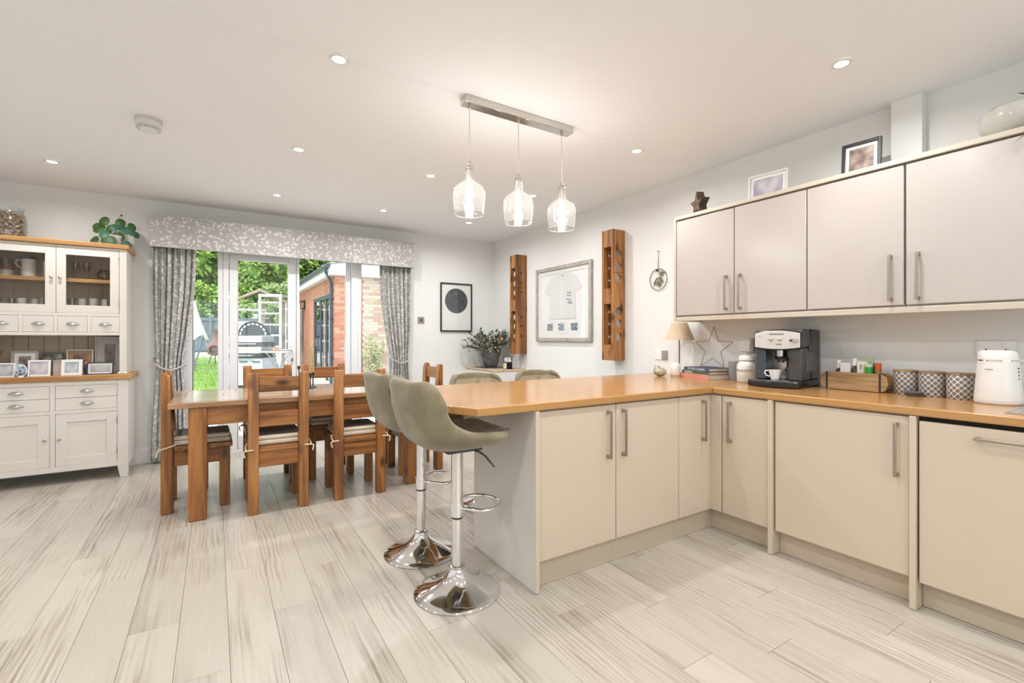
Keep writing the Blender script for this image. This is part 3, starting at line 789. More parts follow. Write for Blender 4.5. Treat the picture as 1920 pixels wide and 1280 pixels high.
# hutch
HF = 5.40
D(MB().box(DX0+.02, DX0+.045, HF, BK, .9, 2.003).box(DX1-.045, DX1-.02, HF, BK, .9, 2.003).box(DX0+.045, DX1-.045, HF+.02, BK-.016, 1.41, 1.43).box(DX0+.045, DX1-.045, HF+.02, BK-.016, 1.245, 1.26)).build('hutch_sides', dresser_w, dr, bevel=.002)
hf = MB().box(DX0+.02, -1.548, HF-.02, HF, .9, 2.003).box(-.712, DX1-.02, HF-.02, HF, .9, 2.003).box(-1.548, -.712, HF-.02, HF, 1.985, 2.003).box(-1.548, -.712, HF-.02, HF, 1.405, 1.432).box(-1.548, -.712, HF-.02, HF, 1.24, 1.268)
for c in (-1.337, -1.126, -.914): hf.box(c-.012, c+.012, HF-.02, HF, 1.268, 1.405)
D(hf).build('hutch_frame', dresser_w, dr, bevel=.002)
for k in range(9):
    a = DX0+.045+(DX1-DX0-.09)*k/9; b = DX0+.045+(DX1-DX0-.09)*(k+1)/9
    D(B(a+.0012, b-.0012, BK-.015, BK-.003, .9, 2.0)).build('back_board', dresser_in, dr, bevel=.002, seg=1)
D(B(DX0+.047, DX1-.047, HF+.025, BK-.017, 1.70, 1.73)).build('inner_shelf', oak_x, dr, bevel=.002)
D(MB().box(DX0-.0, DX1+.0, HF-.045, BK+.005, 2.005, 2.045)).build('oak_cornice', oak_x, dr, bevel=.006)
for xa, xb in ((-1.548, -1.349), (-1.325, -1.138), (-1.114, -.926), (-.902, -.712)):
    w = D(B(xa+.001, xb-.001, HF-.019, HF-.002, 1.27, 1.403)).build('small_drawer', dresser_w, dr, bevel=.0015)
    cup_handle(w, (xa+xb)/2+lx, HF-.019+ly, 1.334, .044)
for (xa, xb) in ((-1.546, -1.1255), (-1.1225, -.714)):
    ia, ib = (xa+.06, xb-.066) if xa < -1.3 else (xa+.06, xb-.062)
    m = MB().box(xa, ia, HF-.019, HF-.001, 1.434, 1.983).box(ib, xb, HF-.019, HF-.001, 1.434, 1.983).box(ia, ib, HF-.019, HF-.001, 1.434, 1.498).box(ia, ib, HF-.019, HF-.001, 1.925, 1.983)
    w = D(m).build('glazed_door', dresser_w, dr, bevel=.0015)
    D(B(ia, ib, HF-.012, HF-.009, 1.498, 1.925)).build('pane', glass('dresser_pane' + str(xa), (.93, .92, .90), .8), w)
    knob(w, (xb-.025 if xa < -1.3 else xa+.025)+lx, HF-.019+ly, 1.725)
    hinges(w, (xa if xa < -1.3 else xb)+lx, HF-.019+ly, (1.52, 1.90))

# things in and on the dresser
def lathe_thing(name, label, cat, loc, prof, material, seg=20, group=None):
    o = MB().lathe(prof, seg).build(name, material, None, smooth=True, loc=loc); return tag(o, label, cat, group)
def tumbler(x, y, z, r, h, label, group, material):
    lathe_thing('tumbler', label, 'glass', (x, y, z), [(r*.8, 0), (r, h), (r*.92, h), (r*.72, .008), (.0005, .008)], material, 20, group)
for i, x in enumerate((-1.50, -1.43, -1.36, -1.29, -1.235)):
    tumbler(x, 5.50+.05*(i % 2), 1.43, .028, .12, 'straight-sided tumbler on the lower shelf behind the left glazed door', 'tumblers behind the left glazed door', frost_glass if i in (2, 3) else clear_glass)
for i, x in enumerate((-1.045, -.985, -.905, -.83, -.785)):
    tumbler(x, 5.50+.04*(i % 2), 1.43, .031, .135, 'straight-sided tumbler on the lower shelf behind the right glazed door', 'tumblers behind the right glazed door', frost_glass if i in (1, 2, 3) else clear_glass)
jr = thing('glass_jar', 'clear lidded jar with a dark red band behind the left glazed door', 'jar', (-1.465, 5.55, 1.73))
MB().lathe([(.05, 0), (.052, .09), (.04, .12), (.038, .15), (.036, .15), (.046, .09), (.045, .006), (.0005, .006)], 24).build('body', clear_glass, jr, smooth=True)
MB().lathe([(.046, .008), (.047, .055), (.0005, .055)], 20).build('pale_contents', frost_glass, jr, smooth=True)
MB().lathe([(.0525, .06), (.0528, .082), (.048, .082), (.048, .06)], 24, cap=False).build('red_band', mat('red_band', (.18, .02, .03), .5), jr, smooth=True)
jg = thing('glass_jug', 'pale jug with a blue lid and curled handle on the upper dresser shelf', 'jug', (-1.325, 5.54, 1.73))
MB().lathe([(.045, 0), (.05, .03), (.042, .09), (.045, .15), (.042, .15), (.038, .09), (.044, .03), (.0005, .006)], 24).build('body', frost_glass, jg, smooth=True)
MB().lathe([(.047, .151), (.062, .156), (.05, .175), (.0005, .178)], 24).build('lid', mat('blue_grey_lid', (.09, .12, .16), .35), jg, smooth=True)
MB().tube([(-.042, 0, .14), (-.07, 0, .145), (-.08, 0, .115), (-.065, 0, .085), (-.045, 0, .08)], .006, 8).build('handle', frost_glass, jg, smooth=True)
MB().tube([(.044, 0, .05), (.07, 0, .06), (.082, 0, .085), (.07, 0, .10), (.05, 0, .095)], .005, 8).build('spout', clear_glass, jg, smooth=True)
lathe_thing('tall_glass', 'tall clear glass beside the blue-lidded jug', 'glass', (-1.208, 5.53, 1.73), [(.026, 0), (.03, .14), (.027, .14), (.023, .01), (.0005, .01)], frost_glass)
for x, h in ((-1.03, .0), (-.955, .01)):
    lathe_thing('stemmed_glass', 'small stemmed glass on the upper shelf behind the right glazed door', 'glass', (x, 5.53, 1.73), [(.028, 0), (.005, .008), (.004, .06), (.02, .075), (.032, .11+h), (.028, .15+h), (.025, .15+h), (.028, .11+h), (.002, .08)], clear_glass, 20, 'stemmed glasses on the upper dresser shelf')
gt = thing('glass_teapot', 'round clear glass teapot on the upper shelf behind the right glazed door', 'teapot', (-.835, 5.53, 1.73))
MB().lathe([(.035, 0), (.052, .03), (.055, .055), (.04, .09), (.03, .1), (.028, .1), (.038, .088), (.052, .055), (.05, .03), (.0005, .006)], 24).build('body', clear_glass, gt, smooth=True)
MB().tube([(.05, 0, .08), (.08, 0, .08), (.085, 0, .05), (.07, 0, .02), (.05, 0, .02)], .005, 8).build('handle', clear_glass, gt, smooth=True)
MB().tube([(-.05, 0, .045), (-.07, 0, .06), (-.08, 0, .085)], .007, 8).build('spout', clear_glass, gt, smooth=True)

def photo_frame(name, label, x0, x1, y, z0, h, fw, fm, pm, mat_w=0.0, mm=None, lean=.16, yaw=0.0, d=.014, glazed=True):
    w = x1-x0
    t = thing(name, label, 'photo frame', ((x0+x1)/2, y, z0), yaw)
    R = Matrix.Rotation(-lean, 4, 'X')
    m = MB().box(-w/2, -w/2+fw, 0, d, 0, h).box(w/2-fw, w/2, 0, d, 0, h).box(-w/2+fw, w/2-fw, 0, d, 0, fw).box(-w/2+fw, w/2-fw, 0, d, h-fw, h)
    m.xf(R).build('frame', fm, t, bevel=.0015)
    if mat_w:
        B(-w/2+fw, w/2-fw, d*.5, d*.9, fw, h-fw).xf(R).build('mount', mm or paper, t)
    a = fw+mat_w
    B(-w/2+a, w/2-a, d*.35, d*.48, a, h-a).xf(R).build('photograph', pm, t)
    yt = d+.001+h*.72*math.tan(lean); MB().prism([(yt, h*.72), (yt+.025, .0005), (yt+.029, .0005), (yt+.004, h*.72)], -.012, .012, 'x').build('easel_back', black_m, t)
    return t
ph_grey = photo('photo_grey', (.30, .33, .35), (.55, .56, .55), 14)
ph_lilac = photo('photo_lilac', (.42, .36, .46), (.60, .60, .60), 12)
ph_blue = photo('photo_blue', (.30, .38, .42), (.60, .58, .60), 14)
ph_dark = photo('photo_dark', (.10, .07, .05), (.36, .2, .12), 18)
ph_mono = photo('photo_mono', (.12, .11, .12), (.45, .28, .30), 20)
ph_mist = photo('photo_mist', (.32, .31, .30), (.50, .50, .50), 10)
ph_brown = photo('photo_brown', (.13, .105, .09), (.30, .25, .22), 14)
wfr = mat('white_photo_frame', (.76, .75, .72), .4)
gfr = mat('grey_wood_frame', (.42, .39, .34), .5)
photo_frame('photo_frame', 'white photo frame at the left end of the dresser front row', -1.50, -1.37, 5.385, .9, .115, .011, wfr, ph_grey)
photo_frame('photo_frame', 'white photo frame with a lilac blur, beside the blue oval ornament', -1.298, -1.161, 5.385, .9, .135, .014, wfr, ph_lilac)
photo_frame('photo_frame', 'white square photo frame with a grey-blue photo, left of the black frame', -1.095, -.961, 5.385, .9, .135, .022, wfr, ph_blue)
photo_frame('photo_frame', 'wide black photo frame at the right of the dresser front row', -.933, -.754, 5.385, .9, .108, .009, black_m, ph_mist, .012)
photo_frame('photo_frame', 'grey wooden photo frame with white mount behind the front row', -1.442, -1.275, 5.56, .9, .21, .018, gfr, ph_mono, .028, lean=.1)
photo_frame('photo_frame', 'low dark landscape frame behind, between grey and tan frames', -1.262, -1.125, 5.60, .9, .19, .01, mat('olive_frame', (.12, .12, .09), .5), photo('photo_olive', (.08, .08, .06), (.32, .34, .30), 16), lean=.1)
photo_frame('photo_frame', 'white framed picture with a tan mount behind the square frame', -1.101, -.922, 5.58, .9, .215, .008, wfr, ph_dark, .035, mat('tan_mount', (.42, .27, .15), .8), lean=.1)
photo_frame('photo_frame', 'tall silver photo frame in the right corner of the dresser', -.915, -.705, 5.60, .9, .33, .012, mat('silver_frame', (.52, .51, .48), .4), ph_brown, .055, mat('grey_mount', (.52, .51, .48), .8), lean=.08)
photo_frame('photo_frame', 'pale pink card frame half hidden between two white frames', -1.158, -1.098, 5.45, .9, .13, .008, mat('pale_stone_frame', (.55, .50, .44), .6), photo('photo_pink', (.55, .40, .34), (.60, .54, .48), 14), lean=.1)
ov = thing('oval_ornament', 'oval blue and white patterned ornament between two white frames', 'ornament', (-1.333, 5.375, .9))
MB().ball((0, 0, .052), .033, .012, .05, 20, 12).build('body', photo('blue_white_china', (.07, .12, .25), (.62, .66, .70), 55, (.25, .35, .48)), ov, smooth=True)
MB().tube([(.033*math.cos(a*PI/12), 0, .052+.05*math.sin(a*PI/12)) for a in range(24)], .004, 6, True).build('rim', wfr, ov, smooth=True)
MB().lathe([(.02, 0), (.014, .006), (.008, .01)], 16).build('foot', wfr, ov, smooth=True)
fg = thing('small_figurine', 'tiny red, white and blue figurine behind the black frame edge', 'figurine', (-.945, 5.47, .9))
MB().lathe([(.018, 0), (.02, .04), (.012, .075), (.0005, .078)], 16).build('body', mat('figurine_blue', (.03, .06, .22), .4), fg, smooth=True)
MB().ball((0, 0, .095), .016, seg=12).build('head', mat('figurine_pink', (.50, .25, .25), .4), fg, smooth=True)
pt = thing('wicker_pot', 'low brown pot of twigs at the left edge of the dresser', 'pot', (-1.525, 5.52, .9))
MB().lathe([(.05, 0), (.075, .05), (.06, .085), (.05, .085), (.06, .05), (.0005, .04)], 20).build('body', mat('brown_wicker', (.25, .16, .09), .8, bump=.5), pt, smooth=True)
tw = MB()
for k in range(9):
    a = k*2.4; tw.tube([(0.01*math.cos(a), .01*math.sin(a), .05), (.03*math.cos(a), .03*math.sin(a), .15), (.05*math.cos(a+.6), .05*math.sin(a+.6), .2+.01*(k % 3))], .0018, 5)
tw.build('twigs', mat('twig_brown', (.13, .08, .05), .8), pt)
for i, (x, y, r) in enumerate(((-.71, 5.36, .013), (-.685, 5.375, .01), (-.665, 5.35, .012))):
    o = MB().ball((0, 0, r*.7), r, r*.8, r*.7, 10, 6).build('shell_trinket', cer_white, None, smooth=True, loc=(x, y, .9)); tag(o, 'tiny pale trinket on the right end of the dresser shelf', 'trinket', 'trinkets on the dresser')

# jar of corks
cj = thing('cork_jar', 'large glass jar filled with wine corks on top of the dresser', 'jar', (-1.46, 5.56, 2.045))
MB().lathe([(.085, 0), (.112, .012), (.12, .07), (.118, .16), (.1, .215), (.098, .235), (.104, .245), (.107, .26), (.1, .262), (.094, .24), (.096, .212), (.114, .158), (.116, .07), (.108, .016), (.0005, .01)], 36).build('glass_body', clear_glass, cj, smooth=True)
ck = MB().cyl((0, 0, -.02), (0, 0, .02), .0115, 10)
cme = ck.mesh('cork'); cork_m = mat('cork', (.34, .22, .14), .85, var=.35, vscale=30)
cme.materials.append(cork_m)
for poly in cme.polygons: poly.use_smooth = False
random.seed(3)
for lvl in range(8):
    z = .03+lvl*.0245
    rr = .097 if lvl < 6 else .088
    for k in range(16):
        a = 2*PI*(k+.5*(lvl % 2))/16+random.uniform(-.1, .1)
        if math.sin(a) > .55: continue
        c = bpy.data.objects.new('cork', cme); COL.objects.link(c); c.parent = cj
        c.location = (rr*math.cos(a), rr*math.sin(a), z+random.uniform(-.004, .004))
        c.rotation_euler = (random.uniform(0, PI), random.uniform(0, PI), random.uniform(0, PI))
MB().lathe([(.05, .015), (.085, .03), (.085, .19), (.06, .215), (.0005, .22)], 20).build('inner_corks', mat('cork_fill', (.2, .12, .07), .9, var=.5, vscale=40), cj)['kind'] = 'stuff'

# round-leaved plant on the dresser
pp = thing('potted_plant', 'round-leaved green plant in a pale pot on the dresser top', 'potted plant', (-.775, 5.56, 2.045))
MB().lathe([(.055, 0), (.075, .015), (.082, .1), (.076, .1), (.07, .08), (.0005, .08)], 24).build('pot', mat('pale_grey_pot', (.52, .51, .50), .6), pp, smooth=True)
lf1 = mat('deep_green_leaf', (.03, .095, .012), .5); lf2 = mat('blue_green_leaf', (.04, .13, .075), .5)
leaves = [(-.14, .02, .05, .05, 0), (-.10, -.02, .155, .055, 0), (-.125, 0, .185, .035, 0), (-.065, -.02, .225, .05, 0), (-.02, -.05, .16, .035, 0), (.015, -.05, .175, .04, 1), (.05, -.02, .225, .045, 0), (.085, -.03, .16, .05, 1),
          (.125, -.02, .155, .05, 1), (.13, 0, .2, .042, 0), (.16, .02, .135, .035, 0), (-.055, -.07, .1, .048, 1), (-.025, -.09, .04, .065, 0), (.05, -.05, .09, .042, 0), (.105, -.05, .03, .042, 1), (-.06, .05, .13, .04, 0), (.055, .0, .30, .012, 0), (.06, -.03, .01, .03, 0), (-.13, -.01, .03, .03, 0)]
st = MB()
for (x, y, z, r, k) in leaves:
    st.tube([(0, 0, .07), (x*.5, y*.5, .07+(z+.02-.07)*.75), (x, y, z)], .002, 5)
    n = Vector((x*1.2+random.uniform(-.05, .05), -.25+y, .12+random.uniform(-.08, .1))).normalized()
    q = n.to_track_quat('Z', 'Y').to_matrix().to_4x4(); q.translation = (x, y, z)
    r *= .86; m = MB().lathe([(.0005, .006), (r*.5, .0035), (r*.9, -.001), (r, -.004)], 18, cap=False)
    m.xf(q @ Matrix.Scale(1.12, 4, (0, 1, 0))).build('leaf', lf2 if k else lf1, pp, smooth=True)
st.build('stems', mat('leaf_stem', (.18, .2, .09), .5), pp)

# ================================================================== DINING TABLE AND CHAIRS
TX0, TX1, TY0, TY1, TZ = -.255, 1.56, 3.735, 4.635, .79
dt = thing('dining_table', 'chunky pine dining table with a block-pattern top', 'table', ((TX0+TX1)/2, (TY0+TY1)/2, 0))
TO = Matrix.Translation((-(TX0+TX1)/2, -(TY0+TY1)/2, 0))
def T(mb): return mb.xf(TO)
for a, b, c, d, mm in ((TX0, TX1, TY0, TY0+.075, pine_coat_x), (TX0, TX1, TY1-.075, TY1, pine_coat_x), (TX0, TX0+.075, TY0+.075, TY1-.075, pine_coat_y), (TX1-.075, TX1, TY0+.075, TY1-.075, pine_coat_y)):
    T(B(a, b, c, d, TZ-.035, TZ)).build('edge_rail', top_pine if 0 else mm, dt, bevel=.003)
rows = 5; rh = (TY1-TY0-.15)/rows
random.seed(11)
for r in range(rows):
    x = TX0+.075
    while x < TX1-.08:
        ln = random.choice((.16, .24, .33, .42)); x2 = min(x+ln, TX1-.075)
        if TX1-.075-x2 < .1: x2 = TX1-.075
        T(B(x+.001, x2-.001, TY0+.075+r*rh+.001, TY0+.075+(r+1)*rh-.001, TZ-.03, TZ-.0005)).build('top_block', top_pine, dt, bevel=.002, seg=1)
        x = x2
for x in (-.147, 1.347):
    for y in (3.752, 4.515):
        T(B(x, x+.105, y, y+.105, .002, TZ-.036)).build('leg', pine_z, dt, bevel=.004)
for a, b, c, d, mm in ((-.042, 1.347, 3.775, 3.805, pine_x), (-.042, 1.347, 4.565, 4.595, pine_x), (-.125, -.095, 3.857, 4.515, pine_y), (1.40, 1.43, 3.857, 4.515, pine_y)):
    T(B(a, b, c, d, .628, TZ-.036)).build('apron', mm, dt, bevel=.002)

def make_chair(label, loc, rz):
    # faces +y; back posts at y=0..0.065, width .39
    c = thing('dining_chair', label, 'chair', loc, rz, group='pine dining chairs')
    w = .193
    for s in (-1, 1):
        xa, xb = (-w, -w+.066) if s < 0 else (w-.066, w)
        m = MB().prism([(0, .002), (.072, .002), (.072, .48), (.045, .93), (.030, .975), (.006, .975), (0, .96)], xa, xb, 'x')
        m.build('back_post', pine_z, c, bevel=.004)
        B(xa+.004, xb-.004, .345, .41, .002, .425).build('leg', pine_z, c, bevel=.004)
        B(xa+.02, xb-.02, .072, .345, .322, .424).build('side_rail', pine_y, c, bevel=.002)
    B(-w+.066, w-.066, .006, .034, .842, .944).build('back_slat', pine_x, c, bevel=.004)
    B(-w+.066, w-.066, .016, .044, .60, .705).build('back_slat', pine_x, c, bevel=.004)
    B(-w+.066, w-.066, .022, .05, .318, .424).build('rear_rail', pine_x, c, bevel=.002)
    B(-w+.062, w-.062, .36, .39, .322, .424).build('front_rail', pine_x, c, bevel=.002)
    MB().prism([(-w+.068, .006), (w-.068, .006), (w-.068, .074), (w-.002, .074), (w-.002, .425), (-w+.002, .425), (-w+.002, .074), (-w+.068, .074)], .426, .46).build('seat', pine_x, c, bevel=.005)
    q = MB().box(-w+.02, w-.02, .055, .415, .462, .496).build('seat_cushion', cush_edge, c, bevel=.014, seg=4)
    MB().box(-w+.025, w-.025, .06, .41, .497, .526).build('upper_pad', cush_edge, q, bevel=.013, seg=4)
    MB().box(-w+.045, w-.045, .085, .395, .525, .529).build('striped_top', cush_top, q, bevel=.0015)
    for s in (-1, 1):
        t = MB(); t.tube([(s*(w-.05), .08, .485), (s*(w+.008), .085, .475), (s*(w+.016), .03, .46), (s*(w+.012), -.012, .448), (s*(w-.03), -.012, .45)], .0055, 6)
        t.tube([(s*(w+.012), -.01, .45), (s*(w+.03), -.016, .44), (s*(w+.022), -.02, .405)], .0055, 6)
        t.build('cushion_tie', cush_edge, q, smooth=True)
    return c
c0 = make_chair('pine dining chair with its back to the viewer, left of the near pair', (.387, 3.668, 0), 0)
dup(c0, (.953, 3.672, 0), 0, 'pine dining chair with its back to the viewer, partly behind the bar stools')
dup(c0, (.405, 4.735, 0), PI, 'pine dining chair on the garden side of the table, left of the pair')
dup(c0, (.873, 4.735, 0), PI, 'pine dining chair on the garden side of the table, behind the candles')
dup(c0, (-.312, 4.195, 0), -PI/2, 'pine dining chair at the head of the table next to the left curtain')
dup(c0, (1.795, 4.22, 0), PI/2, 'pine dining chair at the far right end of the table beyond the bar stools')

# candles on the table
tan_wax = mat('tan_candle_wax', (.42, .30, .15), .45); white_wax = mat('white_candle_wax', (.78, .76, .70), .45)
iron = mat('black_iron', (.02, .02, .022), .45)
def candle(label, x, y, zh, ln, wax):
    c = thing('candlestick', label, 'candlestick', (x, y, TZ), group='candlesticks on the dining table')
    MB().lathe([(.031, 0), (.032, .004), (.018, .009), (.006, .015), (.0045, zh-.03), (.010, zh-.026), (.0145, zh), (.012, zh), (.0105, zh-.012), (.0005, zh-.012)], 20).build('stand', iron, c, smooth=True)
    MB().lathe([(.0095, zh-.012), (.0085, zh+ln*.7), (.004, zh+ln-.004), (.0008, zh+ln)], 14).build('candle', wax, c, smooth=True)
    MB().cyl((0, 0, zh+ln-.002), (0, 0, zh+ln+.01), .0009, 5).build('wick', iron, c)
candle('black candlestick with a tall white candle on the dining table', .605, 4.33, .19, .255, white_wax)
candle('candlestick with the taller of the two tan taper candles', .688, 4.28, .13, .26, tan_wax)
candle('candlestick with the shorter of the two tan taper candles', .722, 4.36, .13, .21, tan_wax)

# ================================================================== BAR STOOLS
def make_stool(label, loc, rz, drop=0.0, lever_side=-1):
    c = thing('bar_stool', label, 'bar stool', loc, rz, group='velvet bar stools')
    h = -drop
    MB().lathe([(.203, .001), (.205, .006), (.200, .011), (.17, .020), (.13, .034), (.09, .055), (.058, .08), (.042, .102), (.036, .118), (.0005, .118)], 56).build('base', chrome, c, smooth=True)
    MB().lathe([(.036, .114), (.037, .118), (.037, .126), (.031, .131), (.0005, .131)], 32).build('base_collar', steel, c, smooth=True)
    MB().lathe([(.0255, .126), (.0255, .365), (.0005, .365)], 32).build('lower_column', chrome, c, smooth=True)
    MB().lathe([(.026, .352), (.0285, .355), (.0285, .362), (.0005, .362)], 28).build('column_ring', dkgrey, c, smooth=True)
    MB().lathe([(.0285, .362), (.0285, .70+h), (.0005, .70+h)], 32).build('upper_column', chrome, c, smooth=True)
    pts = []
    for k in range(25):
        a = -PI*.62 + PI*1.24*k/24
        pts.append((.115+.105*math.cos(a), .115*math.sin(a), .405))
    pts = [(.015, -.027, .405)] + pts + [(.015, .027, .405)]
    MB().tube(pts, .0085, 10).build('footrest', chrome, c, smooth=True)
    MB().lathe([(.0325, .385), (.0325, .425)], 24, cap=True).build('footrest_clamp', chrome, c, smooth=True)
    MB().tube([(.03, lever_side*.02, .69+h), (.06, lever_side*.11, .685+h), (.075, lever_side*.14, .67+h), (.10, lever_side*.185, .625+h)], .005, 8).build('lever', dkgrey, c, smooth=True)
    B(-.09, .09, -.09, .09, .685+h, .70+h).build('seat_plate', dkgrey, c, bevel=.003)
    cl = [(0, .215, .742), (.05, .226, .762), (.12, .19, .776), (.25, .12, .762), (.42, -.02, .75), (.55, -.13, .752), (.66, -.195, .785), (.76, -.225, .85), (.88, -.25, .945), (1, -.272, 1.042)]
    hw = [(0, .10), (.06, .15), (.12, .18), (.25, .205), (.42, .218), (.55, .222), (.66, .222), (.76, .218), (.88, .213), (.95, .203), (1, .172)]
    lf = [(0, -.012, -.004), (.1, -.01, .008), (.25, 0, .028), (.42, .0, .055), (.55, .02, .095), (.66, .055, .105), (.76, .088, .06), (.88, .095, .008), (.95, .088, -.022), (1, .078, -.055)]
    def fn(u, v):
        s = 2*u-1
        x, z = crom(cl, v); w = crom(hw, v)[0]; dx, dz = crom(lf, v)
        k = abs(s)**2.6
        ww = .93*w*math.sin(s*PI/2*.92)/math.sin(PI/2*.92)
        return (x+dx*k, ww, z+dz*k+h)
    o = MB().grid(fn, 18, 26).build('seat_shell', velvet, c, smooth=True)
    vg_ = o.vertex_groups.new(name='padding')
    for j in range(27):
        for i in range(19):
            v = j/26; s = abs(2*i/18-1)
            wt_ = min(1, .35+v*2.6)*(1 if s < .8 else 1-(s-.8)*1.6)
            if v > .85: wt_ *= 1-(v-.85)*2.2
            vg_.add([j*19+i], wt_, 'REPLACE')
    sd = o.modifiers.new('padding', 'SOLIDIFY'); sd.thickness = .05; sd.offset = 1.0; sd.vertex_group = 'padding'
    sb = o.modifiers.new('soft', 'SUBSURF'); sb.levels = 2; sb.render_levels = 2
    # quilted lining sitting just inside the shell
    def fi(u, v):
        x, y, z = fn(.06+.88*u, .05+.88*v)
        q = .0035*abs(math.sin((u*6+v*9)*PI))*abs(math.sin((u*6-v*9)*PI))
        t = .55 if v < .55 else 1.0
        return (x+(.004+q)*(1 if v > .55 else 0), y, z+(.006+q)*(1 if v <= .62 else .2))
    MB().grid(fi, 36, 48).build('quilted_lining', velvet_in, c, smooth=True)
    for s in (0.8,):
        pp = []
        for k in range(15):
            v = .56+.36*k/14
            p = Vector(fn(s, v)); du = Vector(fn(s+.01, v))-Vector(fn(s-.01, v)); dv = Vector(fn(s, v+.01))-Vector(fn(s, v-.01))
            nn = du.cross(dv).normalized()
            if nn.dot(Vector((-1, 0, -.6))) < 0: nn = -nn
            pp.append(p+nn*.0512)
        MB().tube(pp, .003, 6).build('back_seam', piping_m, c, smooth=True)
    return c
s0 = make_stool('taupe velvet bar stool nearest the viewer at the end of the peninsula', (.985, 2.046, 0), 0)
dup(s0, (.993, 2.532, 0), 0, 'taupe velvet bar stool behind the nearest one at the peninsula end')
s1 = make_stool('taupe velvet bar stool on the far side of the peninsula, left one', (1.70, 3.0, 0), -PI/2, .088)
dup(s1, (2.285, 3.0, 0), -PI/2, 'taupe velvet bar stool on the far side of the peninsula, right one')

# ================================================================== CORNER CABINET
cc = thing('side_cabinet', 'small white cabinet with pale oak top in the far corner', 'cabinet', (3.135, 5.36, 0))
B(-.2, .212, -.40, .412, .06, .8).build('body', mat('cabinet_white', (.76, .76, .74), .45), cc, bevel=.002)
B(-.19, .212, -.39, .412, .002, .06).build('plinth', white_trim, cc)
for a, b in ((-.398, .004), (.008, .41)):
    d = B(-.218, -.2005, a, b, .07, .795).build('door', mat('cabinet_door', (.78, .78, .76), .4), cc, bevel=.003)
    knob(d, 0, 0, 0).location = (-.219, (b-.03 if a < 0 else a+.03), .55)
    d.children[0].rotation_euler = (0, 0, -PI/2)
B(-.222, .213, -.41, .413, .801, .826).build('oak_top', oak_pale, cc, bevel=.004)
tr = B(-.13, .13, -.16, .16, 0, .008).build('slate_mat', mat('grey_slate', (.10, .095, .09), .7), None, loc=(3.07, 5.42, .8265)); tag(tr, 'dark grey mat under the flower vase', 'mat')
vs = thing('flower_vase', 'dark grey stone vase with eared handles full of artificial flowers', 'vase', (3.09, 5.40, .835))
stone = mat('mottled_stone', (.115, .11, .108), .75, var=.45, vscale=12, bump=.5, bscale=30)
MB().lathe([(.07, 0), (.085, .01), (.105, .08), (.112, .15), (.105, .2), (.112, .245), (.106, .247), (.096, .2), (.0005, .19)], 32).build('body', stone, vs, smooth=True)
for s in (-1, 1):
    MB().tube([(s*.106, 0, .235), (s*.14, 0, .225), (s*.145, 0, .19), (s*.125, 0, .15), (s*.108, 0, .14)], .011, 8).build('handle', stone, vs, smooth=True)
random.seed(21)
gl = [mat('eucalyptus', (.16, .20, .13), .6), mat('pale_sage', (.40, .43, .31), .7), mat('dark_green', (.055, .085, .045), .6)]
buds = [mat('white_blossom', (.66, .64, .50), .7), mat('dusty_pink', (.42, .22, .2), .7), mat('coral_rose', (.50, .16, .09), .6)]
M3 = [MB(), MB(), MB()]; stm = MB(); ends = []
for k in range(84):
    a = random.uniform(0, 2*PI); el = random.uniform(.15, 1.25)
    ln = random.uniform(.22, .36)*(1.15 if el < .5 else .95)
    d = Vector((math.cos(a)*math.cos(el), math.sin(a)*math.cos(el)*.8, math.sin(el)))
    p0 = Vector((.05*math.cos(a), .05*math.sin(a), .2)); p1 = p0 + d*ln*.6+Vector((0, 0, .02)); p2 = p0+d*ln
    if p2.x > .215: p2.x = .215; p1.x = min(p1.x, .18)
    if p2.y > .33: p2.y = .33
    stm.tube([p0, p1, p2], .002, 5); ends.append(p2)
    for j in range(13):
        f = .35+.65*j/12; c = p0.lerp(p2, f)
        dd = (d+Vector((random.uniform(-1, 1), random.uniform(-1, 1), random.uniform(-.6, .9)))*.8).normalized()
        M3[k % 3].leaf(c, dd, (random.uniform(-.5, .5), random.uniform(-.5, .5), 1), random.uniform(.035, .055), random.uniform(.024, .04))
for i in range(3): M3[i].build('foliage', gl[i], vs)['kind'] = 'stuff'
stm.build('stems', gl[2], vs)
bm_ = [MB(), MB(), MB()]
for k in range(70):
    e = ends[random.randrange(len(ends))]*random.uniform(.75, 1.0); r = random.uniform(.009, .016)
    if e.x < .2: bm_[k % 2].ball(e, r, seg=8, rings=5)
for i in range(2): bm_[i].build('small_blossoms', buds[i], vs, smooth=True)['kind'] = 'stuff'
rose = MB()
for k in range(5):
    rr = .016+.008*k
    rose.lathe([(rr*.5, -.02+.002*k), (rr, 0), (rr*1.05, .018-.004*k)], 9, (.085, -.13, .36), 'y', cap=False)
rose.build('coral_flower', buds[2], vs, smooth=True)
ca = thing('card_stand', 'small black stand with a white card beside the vase', 'card stand', (3.13, 5.03, .8265), -.45)
B(-.06, .06, -.04, .04, 0, .006).build('base', black_m, ca)
m = B(-.055, .055, 0, .01, 0, .155).xf(Matrix.Translation((.0, .01, .005)) @ Matrix.Rotation(-.25, 4, 'X')); m.build('frame', black_m, ca, bevel=.002)
B(-.043, .043, -.002, 0, .085, .145).xf(Matrix.Translation((.0, .01, .005)) @ Matrix.Rotation(-.25, 4, 'X')).build('picture', photo('card_print', (.25, .25, .24), (.72, .71, .68), 60), ca)
B(-.02, .05, -.035, -.005, .006, .085).build('tin', black_gloss, ca, bevel=.003)
B(-.06, -.022, -.036, -.012, .006, .075).build('cream_box', mat('cream_card', (.66, .60, .46), .7), ca, bevel=.002)

